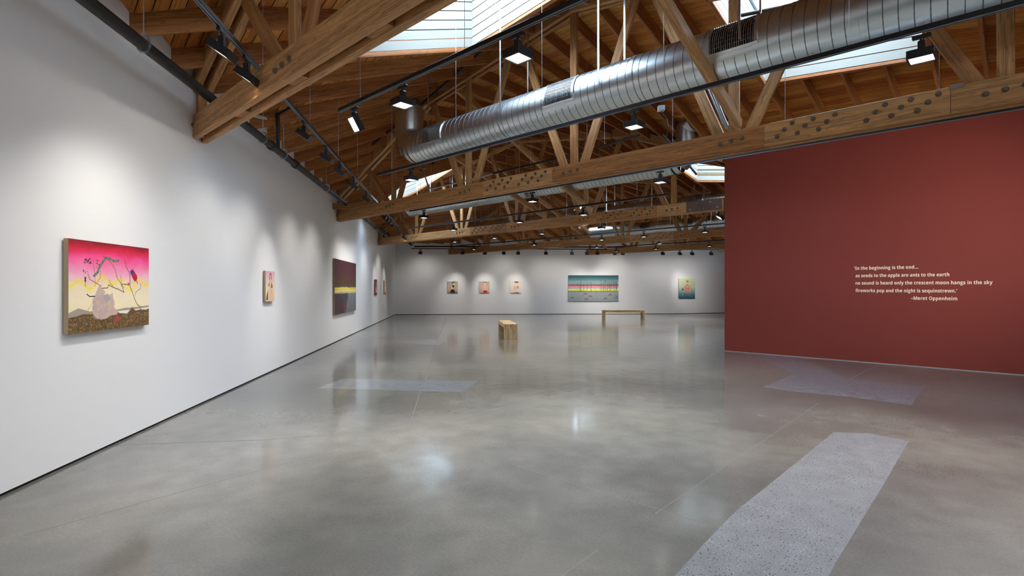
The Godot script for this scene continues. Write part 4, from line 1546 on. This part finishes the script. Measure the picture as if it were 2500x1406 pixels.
func build_benches() -> void:
	var a := on_floor(1230.4, 829.3)
	var b := on_floor(1264.0, 829.3)
	var dir := Vector3(-WB, 0, -1).normalized()
	var mid := (a + b) / 2 + dir * 0.99
	bench("plywood bench standing end-on in the middle of the concrete floor", mid, PI / 2 + atan(WB))
	var c := on_floor(1471.5, 780.2)
	var d := on_floor(1575.8, 780.2)
	bench("plywood bench standing broadside before the wide striped landscape", (c + d) / 2 + Vector3(0, 0, -0.2), 0.0)


# ---------- small fittings ----------
func build_small_things() -> void:
	# loudspeaker high on the long wall
	var p := on_long_wall(934, 577)
	var out := Vector3(1, 0, WB).normalized()
	var root := thing("loudspeaker", "black loudspeaker on a wall bracket beside the third truss end", "speaker", p + out * 0.17)
	var b := Basis(Vector3.UP, PI / 2 - atan(WB))
	part("cabinet", box_mesh(Vector3(0.4, 0.32, 0.16), 0.015), M.rubber, root, Transform3D(b, Vector3.ZERO))
	part("grille_cloth", box_mesh(Vector3(0.36, 0.28, 0.012), 0.004), M.black, root, Transform3D(b, b * Vector3(0, 0, 0.084)))
	part("bracket", rod(-out * 0.165, -out * 0.08, 0.02), M.steel, root)
	# grey junction box hung with loose cables beside the sloping pipe
	var j := at_r(1614, 265, 8.6)
	root = thing("junction_box", "grey metal junction box under a joist beside the vertical duct riser", "box", j)
	part("case", box_mesh(Vector3(0.11, 0.09, 0.09), 0.004), M.white, root)
	part("cover", box_mesh(Vector3(0.1, 0.08, 0.008), 0.002), M.frame, root, Transform3D(Basis(), Vector3(0, 0, 0.049)))
	part("cable", pipe_path([Vector3(0, -0.04, 0), at_r(1628, 290, 8.6) - j, at_r(1632, 310, 8.6) - j, at_r(1624, 345, 8.6) - j], 0.008, 8), M.black, root)
	# steel tie plates on the chord of the second truss
	var t := at_r(2335, 210, 7.36)
	root = thing("tie_plate", "small blue-grey galvanised tie plate folded over the second truss chord", "plate", t)
	var qd := (w(1, 0, 0) - w(0, 0, 0)).normalized()
	var nd := (w(0, 1, 0) - w(0, 0, 0)).normalized()
	part("face_leg", beam(-qd * 0.06, qd * 0.06, 0.003, 0.045, Vector3.UP, 0.0), M.galv, root)
	part("top_leg", beam(-qd * 0.06 + Vector3(0, 0.022, 0) + nd * 0.03, qd * 0.06 + Vector3(0, 0.022, 0) + nd * 0.03, 0.06, 0.003, Vector3.UP, 0.0), M.galv, root)
	# steel splice plate at the end of the third truss
	var sp := w(-5.62, 12.8 - 0.1165, 2.02)
	root = thing("splice_plate", "rusty steel splice plate with bolts on the third truss beside the red wall", "plate", sp)
	part("plate", beam(-qd * 0.45, qd * 0.45, 0.008, 0.26, Vector3.UP, 0.001), M.plate, root)
	for k in 5:
		var c := qd * (-0.34 + 0.17 * k) + Vector3(0, -0.07 if k % 2 == 0 else 0.07, 0) - nd * 0.004
		part("bolt", rod(c, c - nd * 0.022, 0.022, 6), M.steel, root)
	# beam stub on the long wall by the second truss
	var s0 := on_long_wall(812, 503)
	var m := MeshInstance3D.new()
	m.mesh = beam(s0 - qd * 0.05, s0 + Vector3(1, 0, -0.1) * 0.62, 0.1, 0.15)
	m.material_override = M.truss[3]
	put(m, "beam_stub")
	tag(m, "short timber beam stub let into the long wall beside the second truss end", "beam")
	# round white plate between the joists
	var pl := at_r(627, 118, 3.4)
	root = thing("ceiling_plate", "round white cover plate between joists beyond the first truss", "plate", w(q_of(pl), 3.4, sheath(q_of(pl), 3.4) - 0.012))
	part("disc", rod(Vector3(0, -0.02, 0), Vector3(0, 0.01, 0), 0.16, 28), M.white, root)
	part("rim", rod(Vector3(0, -0.028, 0), Vector3(0, -0.02, 0), 0.12, 28), M.white, root)
